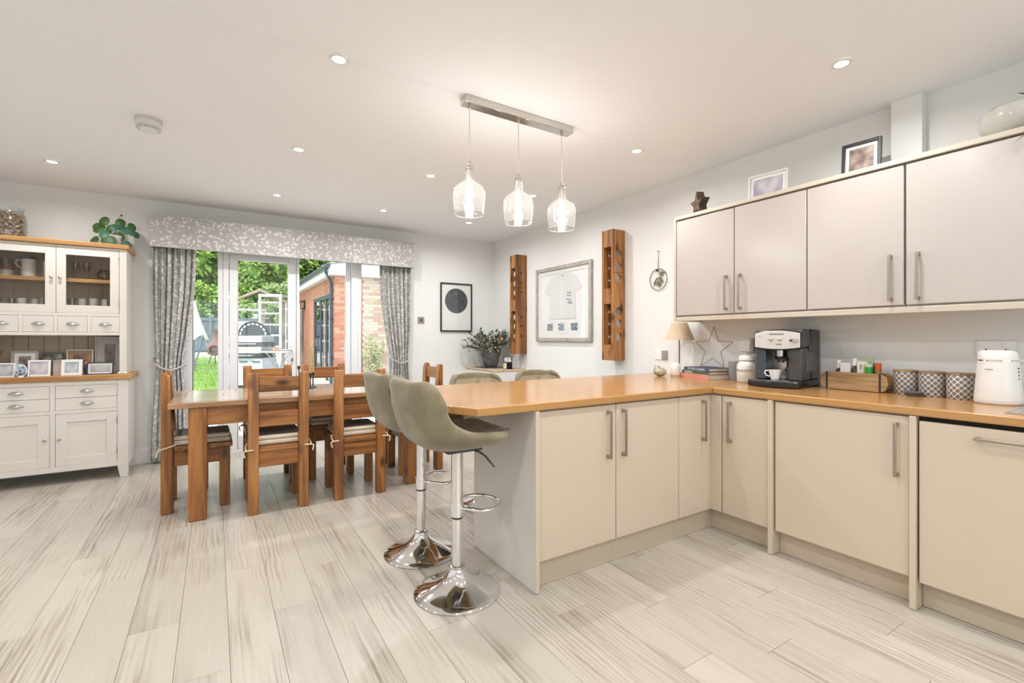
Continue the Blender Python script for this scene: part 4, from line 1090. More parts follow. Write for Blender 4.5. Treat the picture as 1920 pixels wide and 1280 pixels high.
# ================================================================== WALL THINGS
po = thing('framed_poster', 'black framed poster with a dark star-chart circle on the far wall', 'picture', (2.765, YB-.001, 1.305))
PW, PH = .235, .652
MB().box(-PW, -PW+.018, -.022, 0, 0, PH).box(PW-.018, PW, -.022, 0, 0, PH).box(-PW+.018, PW-.018, -.022, 0, 0, .018).box(-PW+.018, PW-.018, -.022, 0, PH-.018, PH).build('frame', black_m, po, bevel=.002)
B(-PW+.018, PW-.018, -.008, -.002, .018, PH-.018).build('paper', paper, po)
MB().lathe([(.168, -.0095), (.168, -.0082)], 64, (.0, 0, .415), 'y').build('star_circle', photo('star_chart', (.05, .06, .065), (.085, .10, .105), 30), po)
sp = MB()
random.seed(5)
for k in range(90):
    a = random.uniform(0, 2*PI); r = .16*math.sqrt(random.random()); s_ = random.uniform(.0008, .0022)
    if random.random() < .4: a, r = PI/2+random.choice((0, PI)), random.uniform(0, .15)
    x, z = r*math.cos(a)+random.uniform(-.018, .018), .415+r*math.sin(a)
    sp.box(x-s_, x+s_, -.0102, -.0096, z-s_, z+s_)
sp.build('stars', mat('star_dots', (.34, .36, .36), .6), po)['kind'] = 'stuff'
B(-.075, .075, -.0086, -.0081, .088, .091).build('caption_line', mat('pale_caption', (.55, .55, .54), .7), po)
B(-.04, .04, -.0086, -.0081, .076, .079).build('caption_line', mat('pale_caption2', (.6, .6, .59), .7), po)
B(-PW+.018, PW-.018, -.014, -.013, .018, PH-.018).build('glazing', pic_glass, po)

def switch(label, loc, face, w=.088, h=.086, m=nickel):
    t = thing('light_switch', label, 'switch', loc)
    if face == 'y':
        B(-w/2, w/2, -.008, 0, -h/2, h/2).build('plate', m, t, bevel=.003)
        B(-.012, .012, -.013, -.008, -.018, .018).build('rocker', dkgrey if m is nickel else white_trim, t, bevel=.002)
    else:
        B(-.008, 0, -w/2, w/2, -h/2, h/2).build('plate', m, t, bevel=.003)
        B(-.013, -.008, -.012, .012, -.018, .018).build('rocker', dkgrey if m is nickel else white_trim, t, bevel=.002)
switch('nickel light switch on the far wall beside the right curtain', (2.262, YB-.0005, 1.45), 'y')
t = thing('light_switch', 'double switch, white and taupe plates, on the right wall above the ceramic frog', 'switch', (XR-.0005, 2.80, 1.065))
B(-.008, 0, .0, .075, -.04, .042).build('white_plate', white_trim, t, bevel=.003)
B(-.009, 0, -.062, -.002, -.04, .042).build('taupe_plate', mat('taupe_plate', (.33, .28, .25), .5), t, bevel=.003)

rackw = rack_z
def holed_board(w, z0, z1, holes, r, th):
    bm = bmesh.new()
    h = w/2
    def quad(pts): bm.faces.new([bm.verts.new((p[0], p[1], 0)) for p in pts])
    z = z0; K = 32
    for c in holes:
        s = .056
        if c-s > z: quad([(-h, z), (h, z), (h, c-s), (-h, c-s)])
        for a, b in ((-h, -s), (s, h)): quad([(a, c-s), (b, c-s), (b, c+s), (a, c+s)])
        sq = []
        for k in range(K):
            a = 2*PI*k/K
            t = max(abs(math.cos(a)), abs(math.sin(a)))/s
            sq.append((math.cos(a)/t, c+math.sin(a)/t))
        ci = [(r*math.cos(2*PI*k/K), c+r*math.sin(2*PI*k/K)) for k in range(K)]
        for k in range(K):
            j = (k+1) % K
            quad([ci[k], sq[k], sq[j], ci[j]])
        # corner triangles of the rectangle
        z = c+s
    quad([(-h, z), (h, z), (h, z1), (-h, z1)])
    bmesh.ops.remove_doubles(bm, verts=bm.verts, dist=1e-5)
    fs = list(bm.faces)
    ex = bmesh.ops.extrude_face_region(bm, geom=fs)
    bmesh.ops.translate(bm, verts=[v for v in ex['geom'] if isinstance(v, bmesh.types.BMVert)], vec=(0, 0, th))
    bmesh.ops.recalc_face_normals(bm, faces=bm.faces)
    m = MB(); bm.verts.index_update()
    # local (a, z, depth) -> (x=a, y=depth, z=z)
    m.v = [(v.co.x, v.co.z, v.co.y) for v in bm.verts]; m.f = [tuple(v.index for v in f.verts) for f in bm.faces]
    bm.free()
    return m
def wine_rack(label, y, z0, big_near):
    w = thing('wine_rack', label, 'wine rack', (XR-.0015, y, z0), group='wooden wine racks')
    D_, Wd, H_ = .16, .148, 1.25
    zs = [.226, .352, .47, .779, .896, 1.02]
    for near, yy in ((1, 0), (0, Wd-.028)):
        r = .04 if near == big_near else .016
        m = holed_board(D_, 0, H_, zs, r, .028).xf(Matrix.Translation((-D_/2, yy, 0)))
        m.build('side_board', rackw, w, bevel=.0015, seg=1)
    for a, b, nm in ((0, .15, 'bottom_block'), (.54, .688, 'middle_block'), (1.085, 1.25, 'top_block')):
        B(-D_, -.001, .0285, Wd-.0285, a+.0005, b-.0005).build(nm, rackw, w, bevel=.002)
wine_rack('tall wooden wine rack nearest the far corner, left of the framed shirt', 4.929, 1.015, 0)
wine_rack('tall wooden wine rack right of the framed shirt, large holes facing out', 3.244, 1.004, 1)

fs = thing('framed_shirt', 'greyed wood frame holding a white shirt and three small photographs', 'picture', (XR-.001, 4.193, 1.178))
FW, FH = .5, .866
gf = mat('greywashed_frame', (.42, .38, .335), .55, var=.2, vscale=18)
for a, b, c, d in ((-FW, -FW+.042, 0, FH), (FW-.042, FW, 0, FH), (-FW+.042, FW-.042, 0, .042), (-FW+.042, FW-.042, FH-.042, FH)):
    B(-.034, 0, a, b, c, d).build('frame_rail', gf, fs, bevel=.006, seg=2)
B(-.012, -.002, -FW+.042, FW-.042, .042, FH-.042).build('backing', paper, fs)
MB().box(-.018, -.0125, -FW+.043, FW-.043, .04+.003, .235).box(-.018, -.0125, -FW+.043, -FW+.085, .235, FH-.044).box(-.018, -.0125, FW-.085, FW-.043, .235, FH-.044).box(-.018, -.0125, -FW+.085, FW-.085, FH-.085, FH-.044).build('mount', mat('cream_mount', (.79, .785, .76), .8), fs)
shirt = [(.26, .255), (-.24, .255), (-.23, .42), (-.215, .56), (-.27, .545), (-.335, .60), (-.25, .72), (-.12, .765), (-.07, .79), (.06, .79), (.12, .765), (.25, .70), (.335, .575), (.26, .53), (.225, .55), (.235, .4)]
MB().prism(shirt, -.0165, -.0122, 'x').build('shirt', mat('white_shirt_cotton', (.70, .705, .70), .9), fs, bevel=.002)
MB().prism([(-.07, .79), (0, .70), (.06, .79), (.045, .80), (-.05, .80)], -.0185, -.0166, 'x').build('collar', mat('shirt_collar', (.75, .75, .74), .9), fs)
B(-.0178, -.0166, -.045, .045, .26, .70).build('placket', mat('shirt_placket', (.74, .745, .745), .9), fs)
MB().box(-.0195, -.0187, -.014, .012, .742, .757).build('shirt_label', mat('shirt_label', (.25, .25, .25), .8), fs)
sg = MB(); random.seed(9)
for z, a, b in ((.545, -.16, -.09), (.515, -.165, -.085), (.475, -.15, -.075), (.455, -.17, -.10), (.43, -.18, -.105)):
    pts = [(-.0172, a+(b-a)*k/14, z+.007*math.sin(k*2.3)+random.uniform(-.004, .004)) for k in range(15)]
    sg.tube(pts, .0016 if z > .44 else .0035, 5)
sg.build('signature', mat('signature_ink', (.12, .12, .13), .6), fs)
for y0, pm in ((.225, photo('shirt_photo_grey', (.13, .12, .14), (.40, .38, .42), 40)), (.015, photo('shirt_photo_blue', (.06, .08, .16), (.62, .62, .68), 50)), (-.215, photo('shirt_photo_navy', (.05, .08, .15), (.32, .40, .48), 45))):
    B(-.0186, -.0181, y0-.055, y0+.055, .125, .205).build('small_photograph', pm, fs)
B(-.0185, -.0181, -.06, .06, .085, .089).build('caption_line', mat('shirt_caption', (.6, .6, .58), .8), fs)
B(-.026, -.0255, -FW+.042, FW-.042, .042, FH-.042).build('glazing', pic_glass, fs)

wr = thing('hanging_wreath', 'thin dark ring with a sprig of leaves hanging on the wall', 'wreath', (XR-.012, 2.832, 1.739))
wire = mat('dark_bronze_wire', (.10, .08, .07), .4, .6)
MB().tube([(0, .094*math.cos(a*PI/24), .094*math.sin(a*PI/24)) for a in range(48)], .003, 6, True).build('ring', wire, wr, smooth=True)
MB().tube([(0, .004, .094), (0, .0, .25), (0, -.003, .094)], .0018, 5).build('cord', mat('brown_cord', (.2, .15, .12), .8), wr)
MB().ball((0, 0, .25), .006, seg=8).build('pin', wire, wr)
MB().ball((-.004, .012, .083), .014, .012, .012, 10, 6).build('bow', wire, wr, smooth=True)
sg = MB(); sg.tube([(0, -.005, .08), (-.003, -.012, .02), (-.003, -.006, -.045)], .0018, 5)
for (y, z, dy, dz, l_) in ((-.01, .06, -.9, -.1, .07), (-.01, .055, -.7, -.5, .06), (-.01, .03, -.6, -.8, .06), (-.01, .01, -.7, -.7, .065), (-.01, .02, .7, -.4, .06), (-.008, -.01, .5, -.9, .06), (-.006, -.03, -.1, -1, .05), (-.01, -.005, -.9, -.4, .06), (.02, .0, .4, -.9, .055), (.035, -.005, .2, -1, .06), (-.01, -.02, -.5, -.9, .05)):
    sg.leaf((-.003, y, z), (0, dy, dz), (-1, 0, 0), l_, .022)
sg.build('sprig', mat('olive_sprig', (.16, .15, .075), .7), wr)

def socket(label, y, z, w, h, m=white_trim, dark=False):
    t = thing('wall_socket', label, 'socket', (XR-.0005, y, z))
    B(-.009, 0, -w/2, w/2, -h/2, h/2).build('plate', m, t, bevel=.003)
    for s in (-1, 1) if w > .1 else (0,):
        sw = B(-.013, -.009, s*.045-.006+(.014 if s else 0), s*.045+.006+(.014 if s else 0), .012, .032).build('rocker', m, t, bevel=.001)
        pm = MB().box(-.0096, -.009, s*.036-.003, s*.036+.003, -.008, .004)
        for q in (-.011, .011): pm.box(-.0096, -.009, s*.036+q-.003, s*.036+q+.003, -.024, -.019)
        pm.build('pin_holes', dkgrey, t)
    return t
socket('white socket with a grey plug-in freshener above the pasta jar', 2.03, 1.158, .085, .086)
fr_ = thing('plug_in_freshener', 'grey and white plug-in device on the socket above the pasta jar', 'plug-in', (XR-.011, 1.985, 1.165))
B(-.05, 0, -.03, .03, -.05, .04).build('body', mat('plug_white', (.72, .71, .69), .4), fr_, bevel=.008, seg=3)
B(-.055, -.002, -.058, -.031, -.055, .045).build('grey_side', mat('plug_grey', (.30, .28, .27), .45), fr_, bevel=.008, seg=3)
socket('double wall socket behind the white kettle', .695, 1.158, .147, .092)

# ================================================================== ON THE WORKTOP
fg = thing('ceramic_frog', 'small sandy glazed frog ornament on the worktop corner', 'ornament', (3.05, 2.57, WT))
frm = mat('sandy_glaze', (.42, .36, .27), .25, var=.35, vscale=25)
MB().ball((0, 0, .035), .05, .055, .035, 20, 12).ball((-.012, .015, .058), .028, .03, .026, 14, 8).build('body', frm, fg, smooth=True)
for s in (-1, 1): MB().ball((-.02, .015+s*.016, .083), .008, seg=10).build('eye', frm, fg, smooth=True)
ll = thing('table_lamp', 'table lamp with a cream cone shade and thin dark stem under the wall cupboards', 'lamp', (3.22, 2.515, WT))
MB().lathe([(.05, 0), (.05, .006), (.006, .012)], 28).build('foot', wire, ll, smooth=True)
MB().cyl((0, 0, .01), (0, 0, .40), .0045, 10).build('stem', wire, ll)
MB().lathe([(.118, .292), (.06, .435), (.058, .435), (.116, .292)], 40, cap=False).build('shade', mat('cream_lampshade', (.62, .50, .35), .85, bump=.15, bscale=200), ll, smooth=True)
MB().lathe([(.009, .29), (.004, .3), (.0005, .3)], 12).build('shade_ring', wire, ll, smooth=True)
df = thing('aroma_diffuser', 'white rounded cylinder diffuser on the worktop in front of the lamp', 'diffuser', (3.12, 2.475, WT))
MB().lathe([(.036, .016), (.0385, .02), (.0385, .085), (.035, .1), (.024, .11), (.01, .113), (.0005, .113)], 32).build('body', cer_white, df, smooth=True)
MB().lathe([(.034, 0), (.036, .003), (.036, .0155), (.0005, .0155)], 32).build('base', mat('beige_base', (.55, .45, .34), .5), df, smooth=True)

def book(label, loc, rz, w, d, h, spine, cover, title=None, tcol=(.7, .7, .7), tsize=.014, accent=None):
    # spine faces -x side (long side along y)
    b = thing('book', label, 'book', loc, rz, group='stacked cookery books')
    MB().box(-d/2, d/2, -w/2, w/2, 0, .0022).box(-d/2, d/2, -w/2, w/2, h-.0022, h).box(-d/2, -d/2+.0025, -w/2, w/2, .0022, h-.0022).build('cover', cover, b, bevel=.001)
    B(-d/2+.003, d/2-.004, -w/2+.004, w/2-.004, .0023, h-.0023).build('pages', mat('pages', (.62, .56, .47), .8), b)
    B(-d/2-.0006, -d/2-.0001, -w/2+.001, w/2-.001, .001, h-.001).build('spine', spine, b)
    if accent:
        B(-d/2-.001, -d/2-.0007, accent[1], accent[2], .0015, h-.0015).build('spine_patch', accent[0], b)
    if title:
        m = text_geo(title, tsize, .0003)
        m.xf(Matrix(((0, 0, -1, -d/2-.0012), (-1, 0, 0, 0), (0, 1, 0, h*.48), (0, 0, 0, 1))))
        m.build('spine_title', mat('title_' + label[:12], tcol, .6), b)
    return b
BR = -.25
book('thick orange and pink book at the bottom of the stack', (3.215, 2.265, WT), BR, .33, .24, .036, photo('orange_pink_spine', (.60, .20, .09), (.62, .33, .27), 4), mat('pink_cover', (.55, .25, .2), .6), None, accent=(mat('orange_patch', (.62, .22, .05), .6), .12, .164))
book('slim green book in the middle of the stack', (3.225, 2.262, WT+.0365), BR, .30, .23, .022, mat('green_spine', (.07, .095, .055), .5), mat('green_cover', (.07, .095, .055), .5), None, accent=(mat('spine_print', (.30, .33, .22), .6), .03, .12))
book('blue book with white capitals on top of the stack', (3.225, 2.255, WT+.059), BR, .28, .22, .024, mat('blue_spine', (.055, .085, .15), .5), mat('blue_cover', (.05, .06, .09), .5), 'FIT FOR A QUEEN', (.6, .62, .66), .0235)
sw = thing('wire_star', 'thin copper wire star leaning on the wall behind the books', 'star ornament', (3.27, 2.25, WT+.0835), 0)
R5 = .172; pts = []
for k in range(10):
    a = PI/2+k*PI/5; r = R5 if k % 2 == 0 else R5*.42
    pts.append((r*math.cos(a), r*math.sin(a)))
pts = [(y, z+R5*math.sin(PI/5*1.5)+.004) for y, z in pts]
zmin = min(p[1] for p in pts)
fine = []
for k in range(10):
    a, b = pts[k], pts[(k+1) % 10]
    for f in (0.02, .34, .66, .98): fine.append((a[0]+(b[0]-a[0])*f, a[1]+(b[1]-a[1])*f))
m = MB().tube([(.03*(z-zmin)/.34, y, z-zmin+.003) for y, z in fine], .0026, 6, True)
m.build('wire', mat('copper_wire', (.30, .21, .17), .35, .7), sw, smooth=True)
gc = thing('grey_canister', 'plain grey cylinder canister between the books and the pasta jar', 'canister', (3.255, 2.045, WT))
MB().lathe([(.046, 0), (.048, .004), (.048, .128), (.0005, .128)], 32).build('body', mat('grey_canister', (.30, .30, .30), .45), gc, smooth=True)
MB().lathe([(.0485, .128), (.0485, .136), (.0005, .137)], 32).build('lid', mat('grey_canister_lid', (.34, .34, .34), .45), gc, smooth=True)
sj = thing('pasta_jar', 'cream jar lettered SPAGHETTI with a clip lid beside the coffee machine', 'jar', (3.155, 1.895, WT))
RJ = .068
MB().lathe([(RJ-.006, 0), (RJ, .006), (RJ, .115), (RJ-.006, .132), (RJ-.018, .145), (RJ-.018, .15), (.0005, .15)], 40).build('body', cer_cream, sj, smooth=True)
MB().lathe([(RJ-.017, .1505), (RJ-.017, .153), (.0005, .153)], 36).build('seal', dkgrey, sj)
MB().lathe([(RJ-.013, .1535), (RJ-.013, .178), (RJ-.02, .186), (RJ-.04, .192), (.0005, .194)], 36).build('lid', cer_cream, sj, smooth=True)
MB().tube([(-.02, .008, .19), (-.014, .003, .204), (.014, -.003, .204), (.02, -.008, .19)], .005, 8).build('lid_knob', cer_cream, sj, smooth=True)
m = text_geo('SPAGHETTI', .024, .0004)
aface = math.atan2(-1.895, -3.155)+.02
nv = []
for (x, y, z) in m.v:
    a = aface + (x-.028)/RJ
    nv.append(((RJ+.0004+z)*math.cos(a), (RJ+.0004+z)*math.sin(a), .082+y))
m.v = nv; m.build('lettering', mat('jar_lettering', (.16, .15, .14), .6), sj)

# coffee machine: front faces -x and a little towards the viewer; local front = -y
cm = thing('coffee_machine', 'silver and black espresso machine with a cup on its drip tray', 'coffee machine', (3.115, 1.612, WT), -PI/2+.14); cm.scale = (1, 1, 1.1)
w2 = .135
MB().prism([(-w2, -.13), (w2, -.13), (w2, .195), (-w2, .195)], .003, .04).build('plinth', black_gloss, cm, bevel=.006)
tray = [(-w2-.035+.0, -.13), (-w2-.03, -.175), (-.07, -.205), (0, -.21), (.07, -.205), (w2+.0, -.185), (w2, -.13)]
MB().prism(tray, .003, .034).build('drip_tray', black_gloss, cm, bevel=.004)
MB().prism([(x*.97, y*.99) for x, y in tray], .0345, .041).build('drip_grid', mat('dark_steel_grid', (.16, .16, .17), .25, .8), cm, bevel=.002)
B(-w2, -w2+.062, -.13, .02, .041, .225).build('left_tower', mat('blue_black_tower', (.05, .06, .075), .25), cm, bevel=.008)
B(w2-.078, w2, -.13, .02, .041, .225).build('right_tower', dkgrey, cm, bevel=.008)
B(-w2, w2, .021, .195, .041, .33).build('rear_body', black_gloss, cm, bevel=.008)
B(-w2+.0625, w2-.0785, .0, .02, .042, .225).build('back_splash', steel, cm)
B(-w2, w2, -.12, .0205, .226, .33).build('head', dkgrey, cm, bevel=.01)
fp = []
for k in range(25):
    u = -1+2*k/24; fp.append((u*(w2+.002), .223-.012*(1-u*u)))
for k in range(25):
    u = 1-2*k/24; fp.append((u*(w2+.002), .312+.018*(1-u*u)))
MB().prism(fp, -.146, -.1205, 'y').build('control_bezel', black_gloss, cm, bevel=.004)
m = MB().prism([(x*.955, (z-.27)*.88+.27) for x, z in fp], -.1495, -.1465, 'y').build('control_panel', silver_p, cm, bevel=.002)
for x in (-.032, .018): MB().lathe([(.011, -.15), (.011, -.158), (.008, -.161), (.0005, -.161)], 20, (x, 0, .274), 'y').build('button', steel, m, smooth=True)
MB().lathe([(.0135, -.15), (.0135, -.168), (.0005, -.169)], 20, (.108, 0, .268), 'y').build('steam_knob', steel, m, smooth=True)
B(.075, .106, -.162, -.151, .262, .274).build('knob_pointer', dkgrey, m, bevel=.003)
pp_ = mat('panel_print', (.12, .11, .10), .5)
for k in range(9): B(-.044+k*.0095, -.036+k*.0095, -.1502, -.1496, .299, .3055).build('printed_letter', pp_, m)
B(-.112, -.088, -.1502, -.1496, .286, .291).build('printed_mark', mat('faint_print', (.4, .39, .38), .5), m)
for x in (-.045, -.03, -.014): B(x-.003, x+.003, -.1502, -.1496, .244, .247).build('printed_mark', mat('faint_print2', (.4, .39, .38), .5), m)
B(-.004, .03, -.1502, -.1496, .242, .247).build('printed_mark', pp_, m)
MB().lathe([(.034, .175), (.034, .225), (.0005, .225)], 32, (-.008, -.06, 0)).build('group_head', steel, cm, smooth=True)
MB().lathe([(.03, .158), (.034, .165), (.034, .1745), (.0005, .1745)], 28, (-.008, -.06, 0)).cyl((-.02, -.06, .14), (-.02, -.06, .16), .008, 10).cyl((.006, -.06, .138), (.006, -.06, .16), .008, 10).build('portafilter', black_gloss, cm, smooth=True)
MB().tube([(.025, -.065, .168), (.045, -.10, .166), (.05, -.19, .158)], .011, 10).build('portafilter_handle', black_gloss, cm, smooth=True)
MB().tube([(.052, -.11, .222), (.054, -.118, .2), (.05, -.115, .12), (.036, -.125, .085)], .006, 8).build('steam_wand', black_gloss, cm, smooth=True)
MB().ball((.034, -.126, .083), .011, seg=12).build('wand_tip', dkgrey, cm, smooth=True)
B(w2+.0001, w2+.002, -.02, .12, .2, .24).build('vent', black_gloss, cm); B(w2+.0001, w2+.0025, -.06, .10, .09, .2).build('side_panel', mat('side_panel_grey', (.085, .08, .075), .3), cm, bevel=.001)
cu = thing('espresso_cup', 'white espresso cup on the coffee machine tray', 'cup', (0, 0, 0))
cu.location = cm.matrix_basis @ Vector((-.02, -.12, .0418)); cu.rotation_euler = (0, 0, -PI/2+.25)
MB().lathe([(.022, 0), (.024, .003), (.027, .02), (.038, .062), (.036, .062), (.025, .02), (.0005, .006)], 32).build('body', cer_white, cu, smooth=True)
MB().tube([(-.034, 0, .055), (-.052, -.002, .056), (-.06, -.002, .042), (-.05, -.001, .024), (-.03, 0, .02)], .0048, 8).build('handle', cer_white, cu, smooth=True)

# wooden brick-mould tray with medicines
ty = thing('wooden_tray', 'rustic wooden brick-mould tray with iron bands on the worktop', 'tray', (3.205, 1.255, WT), PI/2+.0); ty.scale = (.85, 1, 1.12)
rust = wood('rustic_tray_wood', (.20, .115, .05), (.36, .22, .10), (.46, .30, .15), 'x', 1.2, .6, knots=.5)
ends_ = lambda s: [(s*.16, .002), (s*.19, .012), (s*.205, .045), (s*.195, .08), (s*.16, .095)]
side = [(-.16, .002), (.16, .002)] + ends_(1)[1:] + list(reversed(ends_(-1)))[:-1]
for y in (-.05, .038): MB().prism(side, y, y+.012, 'y').build('side_board', rust, ty, bevel=.002)
B(-.15, .15, -.0375, .0375, .003, .014).build('bottom_board', rust, ty)
for x in (-.155, .145): B(x, x+.01, -.0375, .0375, .0145, .09).build('end_board', rust, ty)
for x in (-.165, .152):
    for y in (-.0525, .0505): B(x, x+.011, y, y+.002, .002, .096).build('iron_band', iron, ty)
def in_tray(dx, dy): return (3.205-dy, 1.255+dx*.85, WT+.0165)
med = [('white medicine box', (.065, 0), (.06, .028, .115)), ('white and lime medicine box', (-.055, -.01), (.05, .026, .118))]
def carton(name, label, dx, dy, w, d, h, m1, stripe=None, rz=0):
    o = thing(name, label, 'box', in_tray(dx, dy), rz)
    B(-d/2, d/2, -w/2, w/2, 0, h).build('carton', m1, o, bevel=.001)
    if stripe: B(-d/2-.0005, -d/2-.0001, -w/2+.001, -w/2+.018, 0.001, h-.02).build('colour_stripe', stripe, o); B(-d/2-.0005, -d/2-.0001, .004, .009, h-.045, h-.018).build('print', dkgrey, o)
carton('medicine_box', 'plain white medicine box in the wooden tray', .055, .012, .052, .026, .145, mat('med_white', (.74, .73, .71), .5))
carton('medicine_box', 'white medicine box with a lime stripe in the wooden tray', -.042, .0, .052, .026, .155, mat('med_white2', (.74, .72, .67), .5), mat('lime_stripe', (.50, .50, .02), .5))
carton('medicine_box', 'pale green topped box standing at the back of the tray', -.07, -.022, .045, .01, .18, mat('pale_green_box', (.36, .48, .26), .5))
def bottle(label, dx, dy, r, h, body, cap, ch):
    o = thing('medicine_bottle', label, 'bottle', in_tray(dx, dy))
    MB().lathe([(r, 0), (r, h*.6), (r*.85, h*.72), (r*.45, h*.82), (r*.45, h), (.0005, h)], 20).build('body', body, o, smooth=True)
    MB().lathe([(r*.62, h*.86), (r*.62, h+ch), (.0005, h+ch)], 20).build('cap', cap, o, smooth=True)
bottle('brown glass bottle with white cap in the wooden tray', .008, -.002, .02, .15, mat('brown_bottle', (.05, .035, .012), .12), cer_white, .022)
bottle('dark wine-red bottle with white top at the left of the tray', .105, .0, .02, .13, mat('wine_bottle', (.06, .012, .025), .2), cer_white, .03)
o = thing('medicine_tub', 'bright green tub with white lid in the wooden tray', 'tub', in_tray(-.082, .014))
MB().lathe([(.018, 0), (.018, .125), (.0005, .125)], 20).build('body', mat('bright_green', (.02, .35, .09), .35), o, smooth=True)
MB().lathe([(.0185, .1255), (.0185, .142), (.0005, .142)], 20).build('lid', mat('mint_lid', (.55, .66, .58), .4), o, smooth=True)
o = thing('spice_bottle', 'orange topped bottle at the right end of the tray', 'bottle', in_tray(-.122, -.012))
MB().lathe([(.017, 0), (.017, .11), (.0005, .11)], 20).build('body', mat('olive_label', (.28, .2, .05), .4), o, smooth=True)
MB().lathe([(.0175, .1105), (.0175, .148), (.0005, .148)], 20).build('cap', mat('orange_cap', (.60, .10, .03), .4), o, smooth=True)
o = thing('pill_packet', 'small white packet at the far left of the tray', 'packet', in_tray(.128, 0)); B(-.02, .02, -.01, .01, 0, .09).build('packet', cer_white, o, bevel=.001)

lat = lattice('grey_circle_lattice', (.19, .165, .15), (.66, .64, .60))
for i, (x, y, lb) in enumerate(((3.245, 1.03, 'patterned grey canister nearest the wooden tray'), (3.225, .911, 'middle patterned grey canister with wooden lid'), (3.20, .79, 'patterned grey canister nearest the white kettle'))):
    c = thing('storage_canister', lb, 'canister', (x, y, WT), group='patterned canisters with wooden lids')
    MB().lathe([(.054, 0), (.057, .004), (.0575, .115), (.055, .12), (.0005, .12)], 40).build('body', lat, c, smooth=True)
    MB().lathe([(.0565, .1205), (.0565, .128), (.0545, .131), (.0005, .131)], 40).build('lid', oak_pale if 0 else rust, c, smooth=True)
ds = lathe_thing('small_dish', 'small dark grey dish in front of the patterned canisters', 'dish', (3.135, .962, WT), [(.028, 0), (.036, .012), (.041, .022), (.038, .022), (.03, .008), (.0005, .006)], mat('slate_dish', (.085, .085, .085), .5), 28)
kt = thing('electric_kettle', 'white electric kettle with grey rim at the right of the worktop', 'kettle', (3.115, .64, WT), 0)
kw = mat('white_kettle_plastic', (.72, .70, .665), .28)
MB().lathe([(.078, 0), (.084, .006), (.084, .018), (.0005, .018)], 40).build('power_base', kw, kt, smooth=True)
MB().lathe([(.083, .0185), (.0835, .03), (.078, .10), (.071, .2), (.0005, .2)], 44).build('body', kw, kt, smooth=True)
MB().lathe([(.0715, .2005), (.071, .206), (.0005, .206)], 44).build('metal_band', chrome, kt, smooth=True)
MB().lathe([(.0705, .2065), (.069, .24), (.06, .25), (.0005, .252)], 44).build('lid', kw, kt, smooth=True)
kh = math.atan2(-.75, .35)
MB().tube([(.065*math.cos(kh), .065*math.sin(kh), .203), (.11*math.cos(kh), .11*math.sin(kh), .203), (.135*math.cos(kh), .135*math.sin(kh), .18), (.137*math.cos(kh), .137*math.sin(kh), .09), (.11*math.cos(kh), .11*math.sin(kh), .05)], .0125, 10).build('handle', kw, kt, smooth=True)
m = text_geo('PHILIPS', .0095, .0002); af = math.atan2(-.615, -3.115)
m.v = [((.0745+z)*math.cos(af-.42+x/.0745), (.0745+z)*math.sin(af-.42+x/.0745), .162+y) for x, y, z in m.v]
nv = []
for (x, y, z) in m.v: nv.append((x, y, z))
m.v = nv; m.build('lettering', mat('kettle_print', (.35, .34, .33), .5), kt)
gs = MB()
ga = kh-.75
for k in range(7): gs.box(.0765-.0006*k, .0785-.0006*k, -.004, .004, .07+.016*k, .076+.016*k)
n0 = 0; gs.xf(Matrix.Rotation(ga, 4, 'Z')); gs.build('level_marks', dkgrey, kt)

# ================================================================== ON TOP OF THE WALL CUPBOARDS
CZ = 2.1535
stw = thing('wooden_star', 'dark wooden star ornament on the left of the wall cupboards', 'star ornament', (3.12, 2.25, CZ), -PI/2-.45)
dkw = wood('dark_star_wood', (.045, .025, .015), (.085, .05, .03), (.15, .09, .055), 'z', 1.4, .5)
palee = mat('pale_cut_edge', (.42, .33, .26), .6)
pts = []
for k in range(10):
    a = PI/2+k*PI/5; r = .098 if k % 2 == 0 else .043
    pts.append((r*math.cos(a), r*math.sin(a)))
zm = min(p[1] for p in pts)
MB().prism([(x, z-zm) for x, z in pts], -.03, .03, 'y').build('star_body', dkw, stw, bevel=.002)
MB().prism([(x*.55, (z*.55)-zm) for x, z in pts], -.0315, -.0302, 'y').build('pale_cut_edge', palee, stw)
MB().prism([(x*.45, (z*.45)-zm) for x, z in pts], -.0328, -.0316, 'y').build('inner_star', dkw, stw)
def top_frame(label, x, y, rz, w, h, fw, fm, pm, mw):
    t = thing('photo_frame', label, 'photo frame', (x, y, CZ), rz)
    R = Matrix.Rotation(-.10, 4, 'X')
    MB().box(-w/2, -w/2+fw, 0, .022, 0, h).box(w/2-fw, w/2, 0, .022, 0, h).box(-w/2+fw, w/2-fw, 0, .022, 0, fw).box(-w/2+fw, w/2-fw, 0, .022, h-fw, h).xf(R).build('frame', fm, t, bevel=.002)
    B(-w/2+fw, w/2-fw, .010, .018, fw, h-fw).xf(R).build('mount', paper, t)
    B(-w/2+fw+mw, w/2-fw-mw, .0085, .0098, fw+mw, h-fw-mw).xf(R).build('photograph', pm, t)
top_frame('white photo frame with a blurred lilac photo on the wall cupboards', 3.12, 1.74, -PI/2+.12, .25, .175, .012, wfr, photo('photo_lilac2', (.35, .30, .40), (.68, .66, .66), 9), .02)
top_frame('black photo frame with white mount on the wall cupboards', 3.13, 1.205, -PI/2+.10, .19, .20, .018, black_m, photo('photo_sepia', (.16, .11, .10), (.46, .36, .28), 18), .018)
dg = thing('dried_posy', 'small dried straw posy beside the black photo frame', 'dried flowers', (3.2, 1.085, CZ))
m = MB(); random.seed(2)
for k in range(40):
    d = Vector((random.uniform(-1, 1), random.uniform(-1, 1), random.uniform(.1, 1))).normalized(); m.leaf((0, 0, .002), d, (0, 0, 1), random.uniform(.03, .06), .006)
m.build('straw', mat('straw', (.38, .27, .13), .8), dg)
